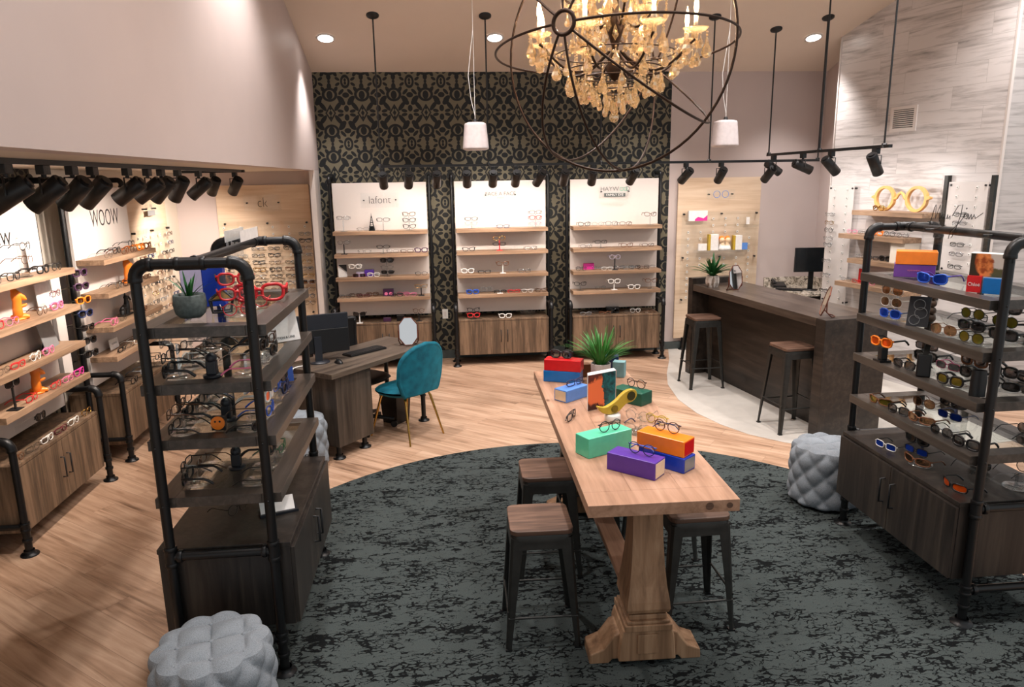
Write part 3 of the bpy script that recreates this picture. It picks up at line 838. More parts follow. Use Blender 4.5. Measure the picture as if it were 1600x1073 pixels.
# ---------------------------------------------------------------- wall display units
UZ = (1.648, 1.385, 1.114, 0.872)
def wall_unit(loc, rz, label, group):
    """x along the wall, wall at y=0, front towards -y"""
    t = thing('wall_display_unit', label, 'wall display', loc, rz, group)
    MB().box(-0.545, 0.545, -0.235, -0.21, 0.625, 2.195).build('back_panel', MA['white'], t, 0.002)
    for sg in (-1, 1):
        x = sg*0.578
        p = MB().cyl((x,-0.2,0.012), (x,-0.2,2.23), PR*0.9, n=12)
        flange(p, (x,-0.2,0.0))
        p.tube([(x,-0.2,2.2)] + bend((x,-0.2,2.2), (x,-0.2,2.26), (x,0,2.26), 0.035) + [(x,-0.006,2.26)], PR*1.1, 12)
        for z in (0.1, 0.2, 2.2): collar(p, (x,-0.2,z), (0,0,1))
        p.tube([(x,-0.016,2.26),(x,-0.008,2.26)], 0.05, 18)
        p.build('back_post', MA['pipe'], t)
        zf = 0.735
        q = MB()
        q.tube([(x,-0.465,0.012)] + bend((x,-0.465,0.012), (x,-0.465,zf), (x,-0.2,zf), 0.045) + [(x,-0.2,zf)], PR, 12)
        flange(q, (x,-0.465,0.0))
        for z in (0.1, 0.165, 0.205): collar(q, (x,-0.465,z), (0,0,1))
        q.cyl((x,-0.465,0.165), (x,-0.465,0.205), PR*1.22, n=12)
        q.tube(bend((x,-0.465,0.3), (x,-0.465,zf), (x,-0.2,zf), 0.05), PR*1.28, 12)
        collar(q, (x,-0.465,zf-0.055), (0,0,1)); collar(q, (x,-0.41,zf), (0,1,0))
        q.cyl((x,-0.465,0.187), (x,-0.2,0.187), PR*0.85, n=10)
        q.build('front_post', MA['pipe'], t)
    for z in UZ:
        MB().box(-0.543, 0.543, -0.445, -0.2352, z-0.042, z).build('shelf', MA['walnutx'], t, 0.0015)
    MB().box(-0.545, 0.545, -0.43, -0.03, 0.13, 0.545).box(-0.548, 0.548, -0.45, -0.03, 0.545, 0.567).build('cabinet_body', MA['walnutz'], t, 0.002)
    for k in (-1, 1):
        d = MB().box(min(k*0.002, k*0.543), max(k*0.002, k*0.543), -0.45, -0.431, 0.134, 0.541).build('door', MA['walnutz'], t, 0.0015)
        MB().tube([(k*0.04,-0.45,0.29),(k*0.04,-0.474,0.29),(k*0.04,-0.474,0.43),(k*0.04,-0.45,0.43)], 0.0055, 6).build('handle', MA['matte'], d)
    return t
UNITS = {}
for key, x, lb in (('bl', -0.665, 'left wall display on the patterned wall, behind the desk mirror'), ('bm', 0.755, 'middle wall display on the patterned wall, between its two look-alikes'),
                   ('br', 2.145, 'right wall display on the patterned wall, behind the grassy pot plant')):
    UNITS[key] = wall_unit((x, YB-0.006, 0), 0, lb, 'pipe-framed wall displays on the back wall')
for key, y, lb in (('ln', 4.97, 'near wall display in the left alcove with orange foxes'), ('lf', 6.53, 'far wall display in the left alcove, partly behind the gondola')):
    UNITS[key] = wall_unit((XL+0.004, y, 0), PI/2, lb, 'pipe-framed wall displays in the left alcove')
def sign(unit, z, w, h, rows, y=-0.265, standoffs=True, x=0.0, back=-0.2352):
    """acrylic sign plate on standoffs, a part of its display"""
    s = MB().box(x-w/2, x+w/2, y-0.004, y, z-h/2, z+h/2).build('sign_plate', MA['acrylic'], unit)
    for txt, size, dz, mi, sx, off in rows:
        mb = MB(); text_geo(mb, txt, size, wallM(x, y-0.0055, z+dz), 0.002, 0, off, sx=sx)
        mb.build('lettering', [MA['black'], CC['grey'], CC['teal'], MA['paperw']][mi], s)
    if standoffs:
        q = MB()
        for sg in (-1, 1): q.cyl((x+sg*w*0.42, y-0.012, z), (x+sg*w*0.42, back, z), 0.008, n=10)
        q.build('standoffs', MA['matte'], s)
    return s
sign(UNITS['bl'], 1.995, 0.44, 0.17, [('lafont', 0.125, 0, 0, 0.92, -0.0022)])
sign(UNITS['bm'], 2.03, 0.42, 0.16, [('FACE A FACE', 0.062, 0.012, 0, 1.0, -0.0012), ('PARIS', 0.026, -0.035, 1, 1.2, -0.0004)])
s = sign(UNITS['br'], 2.045, 0.40, 0.16, [('HAYW    D', 0.075, 0.03, 0, 1.0, -0.0014), ])
mb = MB()
for cx_ in (0.078, 0.127):
    mb.tube([(cx_+0.021*math.cos(2*PI*i/24), -0.2725, 2.074+0.021*math.sin(2*PI*i/24)) for i in range(24)], 0.0022, 5, 0, closed=True)
mb.build('green_rings', CC['mint'], s)
MB().box(-0.135, 0.125, -0.2705, -0.2695, 1.985, 2.027).build('banner', MA['base'], s)
mb = MB(); text_geo(mb, 'FAMILY EYE', 0.036, wallM(-0.005, -0.2712, 2.006), 0.001, 0, 0, sx=1.15); mb.build('banner_lettering', MA['paperw'], s)
mb = MB(); text_geo(mb, 'WOOW', 0.20, wallM(0.07, -0.2362, 1.945), 0.001, 0, -0.002, sx=0.72); mb.build('lettering', MA['black'], UNITS['lf'])
mb = MB(); text_geo(mb, 'ew', 0.19, wallM(0.10, -0.2362, 1.90), 0.001, 0, -0.002, sx=0.9); mb.build('lettering', MA['black'], UNITS['ln'])

# ---------------------------------------------------------------- oak panels with clear peg boards
PEG = {}
def oak_panel(name, loc, rz, label, xs, zs, w=1.075, rowskip=()):
    """panel 1.08 wide, clear board over it with a grid of white pegs"""
    t = thing(name, label, 'peg board', loc, rz)
    MB().box(-w/2, w/2, -0.045, -0.02, 0.15, 2.19).build('oak_panel', MA['oak'], t, 0.002)
    MB().box(-w/2+0.05, w/2-0.02, -0.075, -0.07, 0.62, 1.77).build('clear_board', MA['acrylic'], t)
    q = MB()
    for x in (-w/2+0.08, 0.03, w/2-0.05):
        for z in (0.66, 1.2, 1.745): q.cyl((x,-0.082,z), (x,-0.045,z), 0.011, n=10)
    q.build('standoffs', MA['matte'], t)
    for sg in (-1, 1): 
        b = MB().cyl((sg*(w/2-0.12),-0.05,0.01), (sg*(w/2-0.12),-0.05,0.16), PR, n=12); flange(b, (sg*(w/2-0.12),-0.05,0)); b.build('pipe_foot', MA['pipe'], t)
    n = 0; pm = MB()
    pm.box(-0.011, 0.011, -0.006, 0, -0.014, 0.014).box(-0.004, 0.004, -0.009, -0.004, -0.005, 0.005, 1)
    pme = pm.mesh('peg', [MA['whiteg'], MA['black']])
    rest = MB()
    for j, z in enumerate(zs):
        for i, x in enumerate(xs):
            if (j, i) in rowskip: continue
            if n < 96: put(pme, 'peg', t, (x, -0.0755, z)); n += 1
            else: rest.box(x-0.011, x+0.011, -0.0815, -0.0755, z-0.014, z+0.014)
    if rest.v:
        o = rest.build('peg_rows', MA['whiteg'], t); o['kind'] = 'stuff'
    PEG[name] = t
    return t
ckx = [-0.47+0.187*i for i in range(6)]; ckz = [1.70-0.083*j for j in range(12)]
ck = oak_panel('peg_board_panel', (-2.045, YB, 0), 0, 'pale oak panel with clear peg board on the back wall, left alcove', ckx, ckz)
sign(ck, 1.985, 0.43, 0.19, [('ck', 0.17, 0, 0, 0.8, -0.004)], y=-0.085, back=-0.0455)
lwx = [-0.40+0.2*i for i in range(5)]; lwz = [1.69-0.095*j for j in range(12)]
lw = oak_panel('peg_board_panel', (XL, 8.05, 0), PI/2, 'pale oak panel with clear peg board on the left side wall', lwx, lwz)
s = sign(lw, 1.97, 0.3, 0.16, [('op', 0.075, 0.035, 1, 1.0, -0.001)], y=-0.085, back=-0.0455)
MB().box(-0.1, 0.1, -0.0905, -0.0895, 1.9, 1.955).build('banner', CC['grey'], s)
rbx = [-0.40+0.16*i for i in range(6)]; rbz = [1.685-0.083*j for j in range(13)]
sk = [(j, i) for j in range(13) for i in range(6) if (i in (1,2,3,4) and (j in (4,5) or j > 7)) or (i in (0,1) and j < 2) or (i == 5 and j < 3)]
rb = oak_panel('peg_board_panel', (3.54, YB, 0), 0, 'pale oak panel with clear peg board behind the bar', rbx, rbz, 1.075, sk)
s = sign(rb, 1.985, 0.36, 0.12, [], y=-0.085, back=-0.0455)
mb = MB()
for cx_ in (-0.055, 0.055):
    mb.tube([(cx_+0.042*math.cos(2*PI*i/28), -0.093, 1.985+0.042*math.sin(2*PI*i/28)) for i in range(28)], 0.0035, 6, 0, closed=True)
mb.build('blue_rings', CC['skyblue'], s)

# ---------------------------------------------------------------- trestle table
tb = thing('trestle_table', 'long pine trestle table with turned pedestals on the carpet', 'table', (0.915, 3.78, 0), -0.027)
tm = MB()
for k, (a, b) in enumerate([(-0.318,-0.1101),(-0.1097,0.105),(0.1054,0.318)]): tm.box(a, b, -0.94, 0.94, 0.857, 0.91)
tm.box(-0.318, 0.318, -1.075, -0.9405, 0.857, 0.91).box(-0.318, 0.318, 0.9405, 1.075, 0.857, 0.91)
tm.build('tabletop', MA['pine'], tb, 0.0015)
for x, r in ((0.19, 0.017), (0.275, 0.013)): MB().tube([(x,-1.0752,0.885),(x,-1.0765,0.885)], r, 14).build('wood_knot', MA['seatwood'], tb)
def pedestal(y, sg):
    m = MB()
    # foot: ogee silhouette with a notch below
    h = [(0.0,0.155),(0.125,0.155),(0.15,0.145),(0.17,0.115),(0.20,0.075),(0.235,0.06),(0.262,0.05),(0.265,0.0),(0.175,0.0),(0.155,0.022),(0.0,0.022)]
    poly = h + [(-a, b) for a, b in reversed(h[1:-1])]
    m.prism(poly[::-1], (0, y-0.075, 0), (1,0,0), (0,0,1), (0,0.15,0))
    h2 = [(0.0,0.17),(0.10,0.17),(0.115,0.155),(0.125,0.12),(0.135,0.0),(0.0,0.0)]
    m.prism(([(a,b) for a,b in h2]+[(-a,b) for a,b in reversed(h2[1:-1])])[::-1], (0, y-0.11, 0.03), (1,0,0), (0,0,1), (0,0.22,0))
    ft = m.build('foot', MA['pinez'], tb, 0.006)
    b = MB()
    for (w, d, z0, z1) in ((0.11,0.125,0.19,0.222),(0.1,0.115,0.222,0.237),(0.088,0.1,0.237,0.262)): b.box(-w, w, y-d, y+d, z0, z1)
    b.box(-0.05, 0.05, y-0.118, y-0.1, 0.07, 0.17)
    b.build('plinth', MA['pinez'], tb, 0.004)
    prof = [(0.078,0.088,0.262),(0.094,0.108,0.275),(0.1,0.116,0.295),(0.097,0.112,0.33),(0.086,0.096,0.40),(0.076,0.08,0.5),(0.07,0.066,0.62),(0.068,0.056,0.72),(0.07,0.052,0.80),(0.078,0.056,0.835),(0.095,0.075,0.857)]
    c = MB(); V = []
    for w, d, z in prof: V += [(-w,y-d,z),(w,y-d,z),(w,y+d,z),(-w,y+d,z)]
    n = len(prof); Fc = []
    for i in range(n-1):
        for j in range(4): Fc.append((i*4+j, i*4+(j+1) % 4, (i+1)*4+(j+1) % 4, (i+1)*4+j))
    c.add(V, Fc)
    o = c.build('column', MA['pinez'], tb)
    return o
pedestal(-0.77, -1); pedestal(0.77, 1)
MB().box(-0.055, 0.055, -0.66, 0.66, 0.215, 0.25).build('stretcher', MA['pine'], tb, 0.004)
MB().box(-0.26, 0.26, -0.83, -0.71, 0.835, 0.857).build('top_batten', MA['pinez'], tb)
MB().box(-0.26, 0.26, 0.71, 0.83, 0.835, 0.857).build('top_batten', MA['pinez'], tb)

# ---------------------------------------------------------------- metal stools
def stool(h, loc, rz, label, group):
    t = thing('metal_stool', label, 'stool', loc, rz, group)
    def rsq(hw, r, n=5):
        P = []
        for cx_, cy_, a0 in ((hw-r,hw-r,0),(-hw+r,hw-r,PI/2),(-hw+r,-hw+r,PI),(hw-r,-hw+r,1.5*PI)):
            P += [(cx_+r*math.cos(a0+PI/2*i/n), cy_+r*math.sin(a0+PI/2*i/n)) for i in range(n+1)]
        return P
    s = rsq(0.15, 0.04); MB().prism(s, (0,0,h-0.024), (1,0,0), (0,1,0), (0,0,0.024)).build('seat', MA['seatwood'], t, 0.004)
    a = MB(); zs = [(0.143, h-0.025), (0.147, h-0.036), (0.147, h-0.06), (0.15, h-0.095)]
    V = []; 
    for hw, z in zs: V += [(x, y, z) for x, y in rsq(hw, 0.04)]
    n = len(s); Fc = []
    for i in range(len(zs)-1):
        for j in range(n): Fc.append(((i+1)*n+j, (i+1)*n+(j+1) % n, i*n+(j+1) % n, i*n+j))
    a.add(V, Fc, 0, True); a.add(V[:n], [tuple(range(n))])
    a.build('apron', MA['gun'], t)
    ft = 0.182 if h < 0.7 else 0.192
    for sx in (-1, 1):
        for sy in (-1, 1):
            l = MB(); L = []
            # folded sheet leg: an angle section that tapers to the foot
            for k, (z, hw, w) in enumerate([(h-0.04, 0.146, 0.062), (h-0.10, 0.150, 0.056), (h*0.5, 0.148+(ft-0.148)*0.45, 0.043), (0.03, ft-0.002, 0.027), (0.0, ft, 0.026)]):
                o = (sx*hw, sy*hw); i_ = hw-0.012
                L += [(sx*hw, sy*(hw-w), z), (sx*hw, sy*(hw-0.012), z), (sx*(hw-0.012), sy*hw, z), (sx*(hw-w), sy*hw, z), (sx*(hw-w), sy*(hw-0.006), z), (sx*(hw-0.018), sy*(hw-0.018), z), (sx*(hw-0.006), sy*(hw-w), z)]
            Fc = []
            for i in range(4):
                for j in range(7): Fc.append((i*7+j, i*7+(j+1) % 7, (i+1)*7+(j+1) % 7, (i+1)*7+j))
            Fc += [tuple(range(7)), tuple(range(28, 35))]
            if sx*sy < 0: Fc = [tuple(reversed(q)) for q in Fc]
            l.add(L, Fc)
            lo = l.build('leg', MA['gun'], t)
            MB().box(min(sx*(ft-0.03), sx*(ft+0.001)), max(sx*(ft-0.03), sx*(ft+0.001)), min(sy*(ft-0.03), sy*(ft+0.001)), max(sy*(ft-0.03), sy*(ft+0.001)), 0, 0.012).build('rubber_foot', MA['black'], lo)
    zr = 0.17 if h < 0.7 else 0.23
    k = 0.148+(ft-0.148)*(1-zr/h)-0.006
    for i, (p, q) in enumerate((((-k,-k),(k,-k)),((k,-k),(k,k)),((k,k),(-k,k)),((-k,k),(-k,-k)))):
        z = zr + (0.03 if i % 2 else 0)
        MB().cyl((p[0],p[1],z), (q[0],q[1],z), 0.006, n=8).build('rung', MA['gun'], t)
    return t
st = stool(0.61, (0.437, 3.255, 0), -0.03, 'low wood-seated metal stool at the near left of the pine table', 'low stools around the pine table')
for loc, rz, lb in (((0.565, 3.865, 0), -0.02, 'low metal stool at left of the table, second from the near end'), ((0.88, 4.245, 0), 0.0, 'low metal stool pushed right under the table, mostly hidden'),
                ((1.215, 3.285, 0), 0.0, 'low metal stool at the near right of the pine table'), ((1.26, 3.95, 0), 0.06, 'low metal stool at right of the table, second and mostly hidden'),
                ):
    dup(st, loc, rz, lb)
bs = stool(0.76, (2.775, 7.395, 0), 0.03, 'tall metal bar stool near the potted plant end of the bar', 'tall stools at the bar')
dup(bs, (3.055, 5.955, 0), 0.1, 'tall metal bar stool at the near end of the dark bar')

# ---------------------------------------------------------------- bar counter
BA = math.radians(8.8)
bar = thing('bar_counter', 'long dark wood bar counter with stools on pale tile', 'counter', (3.155, 5.62, 0), BA)
# local: y runs to the far end, x to the back
BL = 2.35
MB().box(0.0, 0.62, 0.0, 0.12, 0, 1.035).build('near_end_panel', MA['barwood'], bar, 0.002)
MB().box(-0.005, 0.5, BL-0.10, BL, 0, 1.10).build('far_end_panel', MA['barwood'], bar, 0.002)
MB().box(0.20, 0.23, 0.12, BL-0.10, 0, 0.97).build('front_panel', MA['barwood'], bar)
MB().box(0.0, 0.62, 0.121, BL-0.101, 0.965, 1.035).build('countertop', MA['bartop'], bar, 0.002)
MB().box(0.23, 0.60, 0.9, BL-0.1, 0.05, 0.70).build('back_cabinet', MA['barwood'], bar)

# workstation behind the bar
wk = thing('work_counter', 'granite work counter in the corner behind the bar', 'counter', (4.53, 8.70, 0))
MB().prism([(-0.33,0.38),(-0.33,0.12),(-0.15,-0.35),(0.33,-0.35),(0.33,0.38)][::-1], (0,0,0.765), (1,0,0), (0,1,0), (0,0,0.035)).build('worktop', MA['granite'], wk, 0.002)
MB().box(-0.33, 0.33, 0.365, 0.385, 0.80, 0.91).box(0.31, 0.335, -0.35, 0.365, 0.80, 0.91).build('backsplash', MA['granite'], wk)
MB().prism([(-0.3,0.38),(-0.3,0.14),(-0.13,-0.3),(0.33,-0.3),(0.33,0.38)][::-1], (0,0,0.0), (1,0,0), (0,1,0), (0,0,0.765)).build('base_cabinet', MA['barwood'], wk)

# ---------------------------------------------------------------- desk
DA = math.atan2(0.79, 0.613)
dk = thing('desk', 'dark wood desk with an angled top and pipe legs', 'desk', (-0.871, 5.632, 0), DA)
MB().box(0, 1.315, 0, 0.60, 0.70, 0.74).build('desktop', MA['desktop'], dk, 0.002)
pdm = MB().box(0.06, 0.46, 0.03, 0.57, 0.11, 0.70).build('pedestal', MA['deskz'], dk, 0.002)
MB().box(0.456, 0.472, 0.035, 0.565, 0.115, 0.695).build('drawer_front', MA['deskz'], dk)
for x, y in ((0.10,0.08),(0.40,0.08),(0.10,0.52),(0.40,0.52)):
    q = MB().cyl((x,y,0.01), (x,y,0.112), PR, n=12); flange(q, (x,y,0)); q.build('pipe_foot', MA['pipe'], dk)
for y in (0.08, 0.52):
    q = MB().cyl((1.2,y,0.01), (1.2,y,0.70), PR, n=12); flange(q, (1.2,y,0)); collar(q, (1.2,y,0.25), (0,0,1)); q.build('pipe_leg', MA['pipe'], dk)
MB().cyl((1.2,0.08,0.26), (1.2,0.52,0.26), PR*0.9, n=12).build('crossbar', MA['pipe'], dk)

# ---------------------------------------------------------------- blue shell chair
def blue_chair(loc, rz):
    """faces +y"""
    t = thing('shell_chair', 'teal velvet shell chair with brass legs at the desk', 'chair', loc, rz)
    def back(u, w, off):
        a = (u-0.5)*2; hw = 0.245*math.sqrt(max(0.0, 1-max(0, (w-0.52)/0.48)**2.4))*(0.80+0.20*min(1, w/0.3)); hw = max(hw, 0.0015)
        x = a*hw
        return (x, -0.19-0.05*w+0.055*(abs(x)/0.245)**2*(1.0)-off, 0.43+0.435*w)
    for nm, part in (('backrest', 0),):
        m = MB(); nu, nv = 23, 22
        m.grid(lambda u, w: back(u, w, 0), nu, nv); m.grid(lambda u, w: back(1-u, w, 0.038), nu, nv)
        o = m.build(nm, MA['velvet'], t)
        rim = [back(0, j/21, 0.019) for j in range(22)] + [back(1, j/21, 0.019) for j in range(21,-1,-1)]
        MB().tube(rim, 0.0215, 8, closed=True).build('piping', MA['velvet'], o)
    def seat(u, w, top):
        a = 2*PI*u; rx = 0.245*w; ry = 0.235*w
        k = 1/((abs(math.cos(a))**2.5+abs(math.sin(a))**2.5)**(0.4))
        x, y = rx*k*math.cos(a), ry*k*math.sin(a)+0.03
        e = math.sqrt(max(0, 1-w**6))
        return (x, y, 0.43 + (0.03*e+0.012*(abs(x)/0.245)**2+0.015*max(0,-(y-0.03))/0.235 if top else -0.035*e))
    MB().grid(lambda u, w: seat(u, w*0.999+0.001, True), 40, 12, wrap=True).grid(lambda u, w: seat(-u, w*0.999+0.001, False), 40, 12, wrap=True).build('seat', MA['velvet'], t)
    for (x0,y0,x1,y1) in ((-0.14,-0.12,-0.205,-0.23),(0.14,-0.12,0.205,-0.23),(-0.15,0.15,-0.215,0.255),(0.15,0.15,0.215,0.255)):
        MB().tube([(x0*0.3,y0*0.6,0.395),(x0,y0,0.392),(x0+(x1-x0)*0.15,y0+(y1-y0)*0.15,0.36),(x1,y1,0.0)], [0.011,0.0115,0.0115,0.008], 10).build('leg', MA['brass'], t)
    return t
blue_chair((-0.325, 6.245, 0), math.radians(46))

# ---------------------------------------------------------------- task chair behind the desk
tc = thing('office_chair', 'black mesh-backed office chair behind the desk', 'chair', (-0.755, 6.516, 0), math.radians(-128))
def ob(u, w, off):
    x = (u-0.5)*0.42*(1-0.25*abs(w-0.45)**1.5); return (x, -0.24-0.04*math.sin(PI*w)+0.06*(abs(x)/0.22)**2-off, 0.52+0.46*w)
m_ = MB().grid(lambda u, w: ob(u, w, 0), 15, 15).grid(lambda u, w: ob(1-u, w, 0.02), 15, 15)
bk_ = m_.build('backrest', MA['black'], tc)
MB().tube([ob(0, j/14, 0.01) for j in range(15)] + [ob(i/14, 1, 0.01) for i in range(15)] + [ob(1, 1-j/14, 0.01) for j in range(15)] + [ob(1-i/14, 0, 0.01) for i in range(15)], 0.016, 8, closed=True).build('back_frame', MA['matte'], bk_)
def os_(u, w, top):
    a = 2*PI*u; k = 1/((abs(math.cos(a))**4+abs(math.sin(a))**4)**0.25); r = 0.235*(w*0.999+0.001)
    return (r*k*math.cos(a), r*k*math.sin(a), 0.47+(0.035 if top else -0.03)*math.sqrt(max(0, 1-w**8)))
MB().grid(lambda u, w: os_(u, w, True), 36, 10, wrap=True).grid(lambda u, w: os_(-u, w, False), 36, 10, wrap=True).build('seat', MA['black'], tc)
MB().tube([(0,-0.05,0.45),(0,-0.24,0.46),(0,-0.275,0.6)], 0.016, 8).build('back_bracket', MA['matte'], tc)
MB().cyl((0,0,0.1), (0,0,0.45), 0.026, 0.02, 14).build('gas_column', MA['matte'], tc)
for i in range(5):
    a = 2*PI*i/5+0.88; c, s_ = math.cos(a), math.sin(a)
    sp2 = MB().tube([(0,0,0.115),(c*0.15,s_*0.15,0.10),(c*0.29,s_*0.29,0.075)], [0.026,0.02,0.016], 8).build('base_spoke', MA['matte'], tc)
    MB().tube([(c*0.29-s_*0.02,s_*0.29+c*0.02,0.03),(c*0.29+s_*0.02,s_*0.29-c*0.02,0.03)], 0.03, 14).build('caster', MA['black'], sp2)

# ---------------------------------------------------------------- tufted poufs
def pouf(loc, rz, label, R=0.245, H=0.44):
    t = thing('tufted_pouf', label, 'pouf', loc, rz, 'grey tufted poufs')
    NB, NR = 10, 3
    def side(u, w):
        # w 0..1 up the side, rounded into the top
        z = 0.02+(H-0.05)*w
        p = u*NB*2; q = w*NR*1.0*1.6+0.2
        a_, b_ = (p+q*1.0)/2, (p-q*1.0)/2
        f = abs(math.sin(PI*a_)*math.sin(PI*b_))**0.5
        r = R-0.024+0.026*f
        if w > 0.8: r -= 0.022*((w-0.8)/0.2)**2
        if w < 0.06: r -= 0.02*((0.06-w)/0.06)**2
        return (r*math.cos(2*PI*u), r*math.sin(2*PI*u), z)
    m = MB(); NU, NV = 120, 40
    m.grid(lambda u, w: side(u, w), NU, NV, wrap=True)
    S = 0.125
    def topf(u, w):
        a = 2*PI*u; e = side(u, 1.0); er = math.hypot(e[0], e[1]); rad = er*(1-w)
        x, y = rad*math.cos(a), rad*math.sin(a)
        f = abs(math.sin(PI*(x/S))*math.sin(PI*(y/S)))**0.5
        edge = min(1.0, w/0.16)
        z = (H-0.03) + math.sin(min(1.0, w/0.3)*PI/2)*0.03 - 0.025*(1-f)*min(1, w/0.3)
        return (x, y, z)
    m.grid(topf, NU, 44, wrap=True)
    m.build('cushion', MA['linen'], t)
    b = MB(); bm_ = MB().lathe([(0.0001,0.005),(0.006,0.004),(0.009,0.0),(0.009,-0.006)], (0,0,0), 10).mesh('button', MA['linen'])
    for i in range(-1, 2):
        for j in range(-1, 2): put(bm_, 'button', t, (i*S, j*S, H-0.022))
    for k in range(NB):
        for row in range(2):
            u = (k+0.25*(1-2*row)*0)/NB; w = 0.27+0.43*row
    MB().lathe([(0.0001,0.0),(R-0.04,0.0),(R-0.035,0.022)], (0,0,0), 40).build('base', MA['black'], t)
    return t
pf = pouf((-0.975, 2.72, 0), 0.28, 'grey tufted linen pouf in front of the left gondola')
dup(pf, (-1.175, 5.60, 0), 0.5, 'grey tufted linen pouf between the left gondola and the desk')
dup(pf, (2.60, 4.475, 0), 0.1, 'grey tufted linen pouf behind the right gondola')

# ---------------------------------------------------------------- eyewear
PH_F, PH_L = plain('frame_base', (20,20,22), 0.3), MA['lens']
STY = {  # half width, half height, superellipse power, upsweep at the outer corner, rim radius
    'round': (0.0235, 0.0225, 2.0, 0.0, 0.0017), 'oval': (0.0255, 0.0185, 2.2, 0.0, 0.0016), 'rect': (0.027, 0.0165, 3.6, 0.0, 0.0021),
    'square': (0.0262, 0.0205, 3.0, 0.0, 0.0026), 'cat': (0.0265, 0.0185, 2.6, 0.007, 0.0025), 'thick': (0.027, 0.021, 2.8, 0.0015, 0.0042),
    'aviator': (0.0275, 0.0225, 2.5, -0.004, 0.0014), 'wrap': (0.031, 0.0165, 3.0, 0.003, 0.003)}
SPEC = {}
def spec_meshes(style):
    if style in SPEC: return SPEC[style]
    a, b, n, sw, r = [q*1.16 if k != 2 else q for k, q in enumerate(STY[style])]
    r *= 1.12
    cx_ = a+0.0085; cz = b+r
    bow = 1.9 if style == 'wrap' else 0.7
    yb = lambda x: bow*x*x*2.0
    def outl(sg, k=26, f=1.0):
        P = []
        for i in range(k):
            t = 2*PI*i/k; c, s = math.cos(t), math.sin(t)
            e = 1/((abs(c)**n+abs(s)**n)**(1/n))
            x, z = a*e*c*f, b*e*s*f
            z += sw*max(0, c)*max(0, s+0.2)
            xx = sg*(cx_+x)
            P.append((xx, yb(xx), cz+z))
        return P
    fr = MB()
    for sg in (-1, 1): fr.tube(outl(sg), r, 6, closed=True)
    zb = cz+b*0.30
    fr.tube([(-0.0105,yb(.01),zb-0.002),(-0.005,-0.001,zb+0.003),(0.005,-0.001,zb+0.003),(0.0105,yb(.01),zb-0.002)], r*1.05, 6)
    xo = cx_+a; zh = cz+b*0.45+max(0, sw)*0.8
    for sg in (-1, 1): fr.tube([(sg*(xo-0.002),yb(xo),zh),(sg*(xo+0.004),yb(xo)+0.001,zh),(sg*(xo+0.005),yb(xo)+0.006,zh)], r*1.2, 6)
    ln = []
    for sg in (-1, 1):
        p = outl(sg, 20, 0.98); m = MB()
        m.add(p + [(sg*cx_, yb(cx_)-0.0012, cz)], [(i, (i+1) % 20, 20) if sg > 0 else ((i+1) % 20, i, 20) for i in range(20)], 0, True)
        ln.append(m)
    tm = []
    for sg in (-1, 1):
        m = MB()
        m.tube([(sg*(xo+0.005),yb(xo)+0.005,zh),(sg*(xo+0.007),0.05,zh),(sg*(xo+0.005),0.098,zh-0.001),(sg*(xo+0.002),0.118,zh-0.012),(sg*(xo-0.002),0.138,max(0.003, zh-0.030))], [r*1.1, r*1.0, r*1.0, r*1.25, r*1.3], 6, flat=0.7)
        tm.append(m)
    fo = []
    for sg in (-1, 1):
        m = MB(); yy = yb(xo)+0.008+(0.005 if sg > 0 else 0)
        m.tube([(sg*(xo+0.005),yy-0.003,zh),(sg*xo*0.5,yy+0.004,zh-0.002),(-sg*xo*0.6,yy,zh-0.004),(-sg*xo*0.95,yy-0.003,max(0.004, zh-0.02))], [r*1.1, r, r, r*1.25], 6)
        fo.append(m)
    def merge(ms, mis):
        M_ = MB()
        for q, mi in zip(ms, mis):
            bse = len(M_.v); M_.v += q.v; M_.f += [[bse+i for i in f_] for f_ in q.f]; M_.mi += [mi]*len(q.f); M_.sm += q.sm
        return M_
    d = dict(front=fr.mesh('frame_front', [PH_F]), lens=[m.mesh('lens', [PH_L]) for m in ln], temple=[m.mesh('temple', [PH_F]) for m in tm], fold=[m.mesh('temple', [PH_F]) for m in fo],
             joined=merge([fr]+ln+tm, [0,1,1,0,0]).mesh('eyeglasses', [PH_F, PH_L]), joinedfold=merge([fr]+ln+fo, [0,1,1,0,0]).mesh('eyeglasses', [PH_F, PH_L]))
    SPEC[style] = d
    return d
LENS = dict(c=MA['lens'], d=MA['lensdark'], b=MA['lensbrown'], blue=MA['lensblue'], o=MA['lensorange'], g=MA['lensgold'])
def setmats(o, *ms):
    for i, q in enumerate(ms):
        sl = o.material_slots[i]; sl.link = 'OBJECT'; sl.material = q
def specs(style, col, loc, rz, label, group=None, lens='c', parts=False, fold=False, tilt=0.0, scale=1.0, temple=None):
    d = spec_meshes(style); nm = 'eyeglasses' if lens == 'c' else 'sunglasses'
    fm, lm = CC[col], LENS[lens]
    if not parts:
        o = bpy.data.objects.new(nm, d['joinedfold' if fold else 'joined']); COL.objects.link(o)
        o.location = loc; o.rotation_euler = (tilt, 0, rz); setmats(o, fm, lm)
        tag(o, label, nm, group)
    else:
        o = thing(nm, label, nm, loc, rz, group); o.rotation_euler = (tilt, 0, rz)
        f_ = put(d['front'], 'frame_front', o, (0,0,0)); setmats(f_, fm)
        for i in (0, 1):
            l = put(d['lens'][i], 'lens', f_, (0,0,0)); setmats(l, lm)
            t = put(d['fold' if fold else 'temple'][i], 'temple', o, (0,0,0)); setmats(t, CC[temple] if temple else fm)
    if scale != 1.0: o.scale = (scale,)*3
    return o
ADJ = dict(c='', d='', b=' brown-lensed', blue=' blue-mirrored', o=' orange-mirrored', g=' gold-mirrored')
def nm_of(lens): return 'eyeglasses' if lens == 'c' else 'sunglasses'

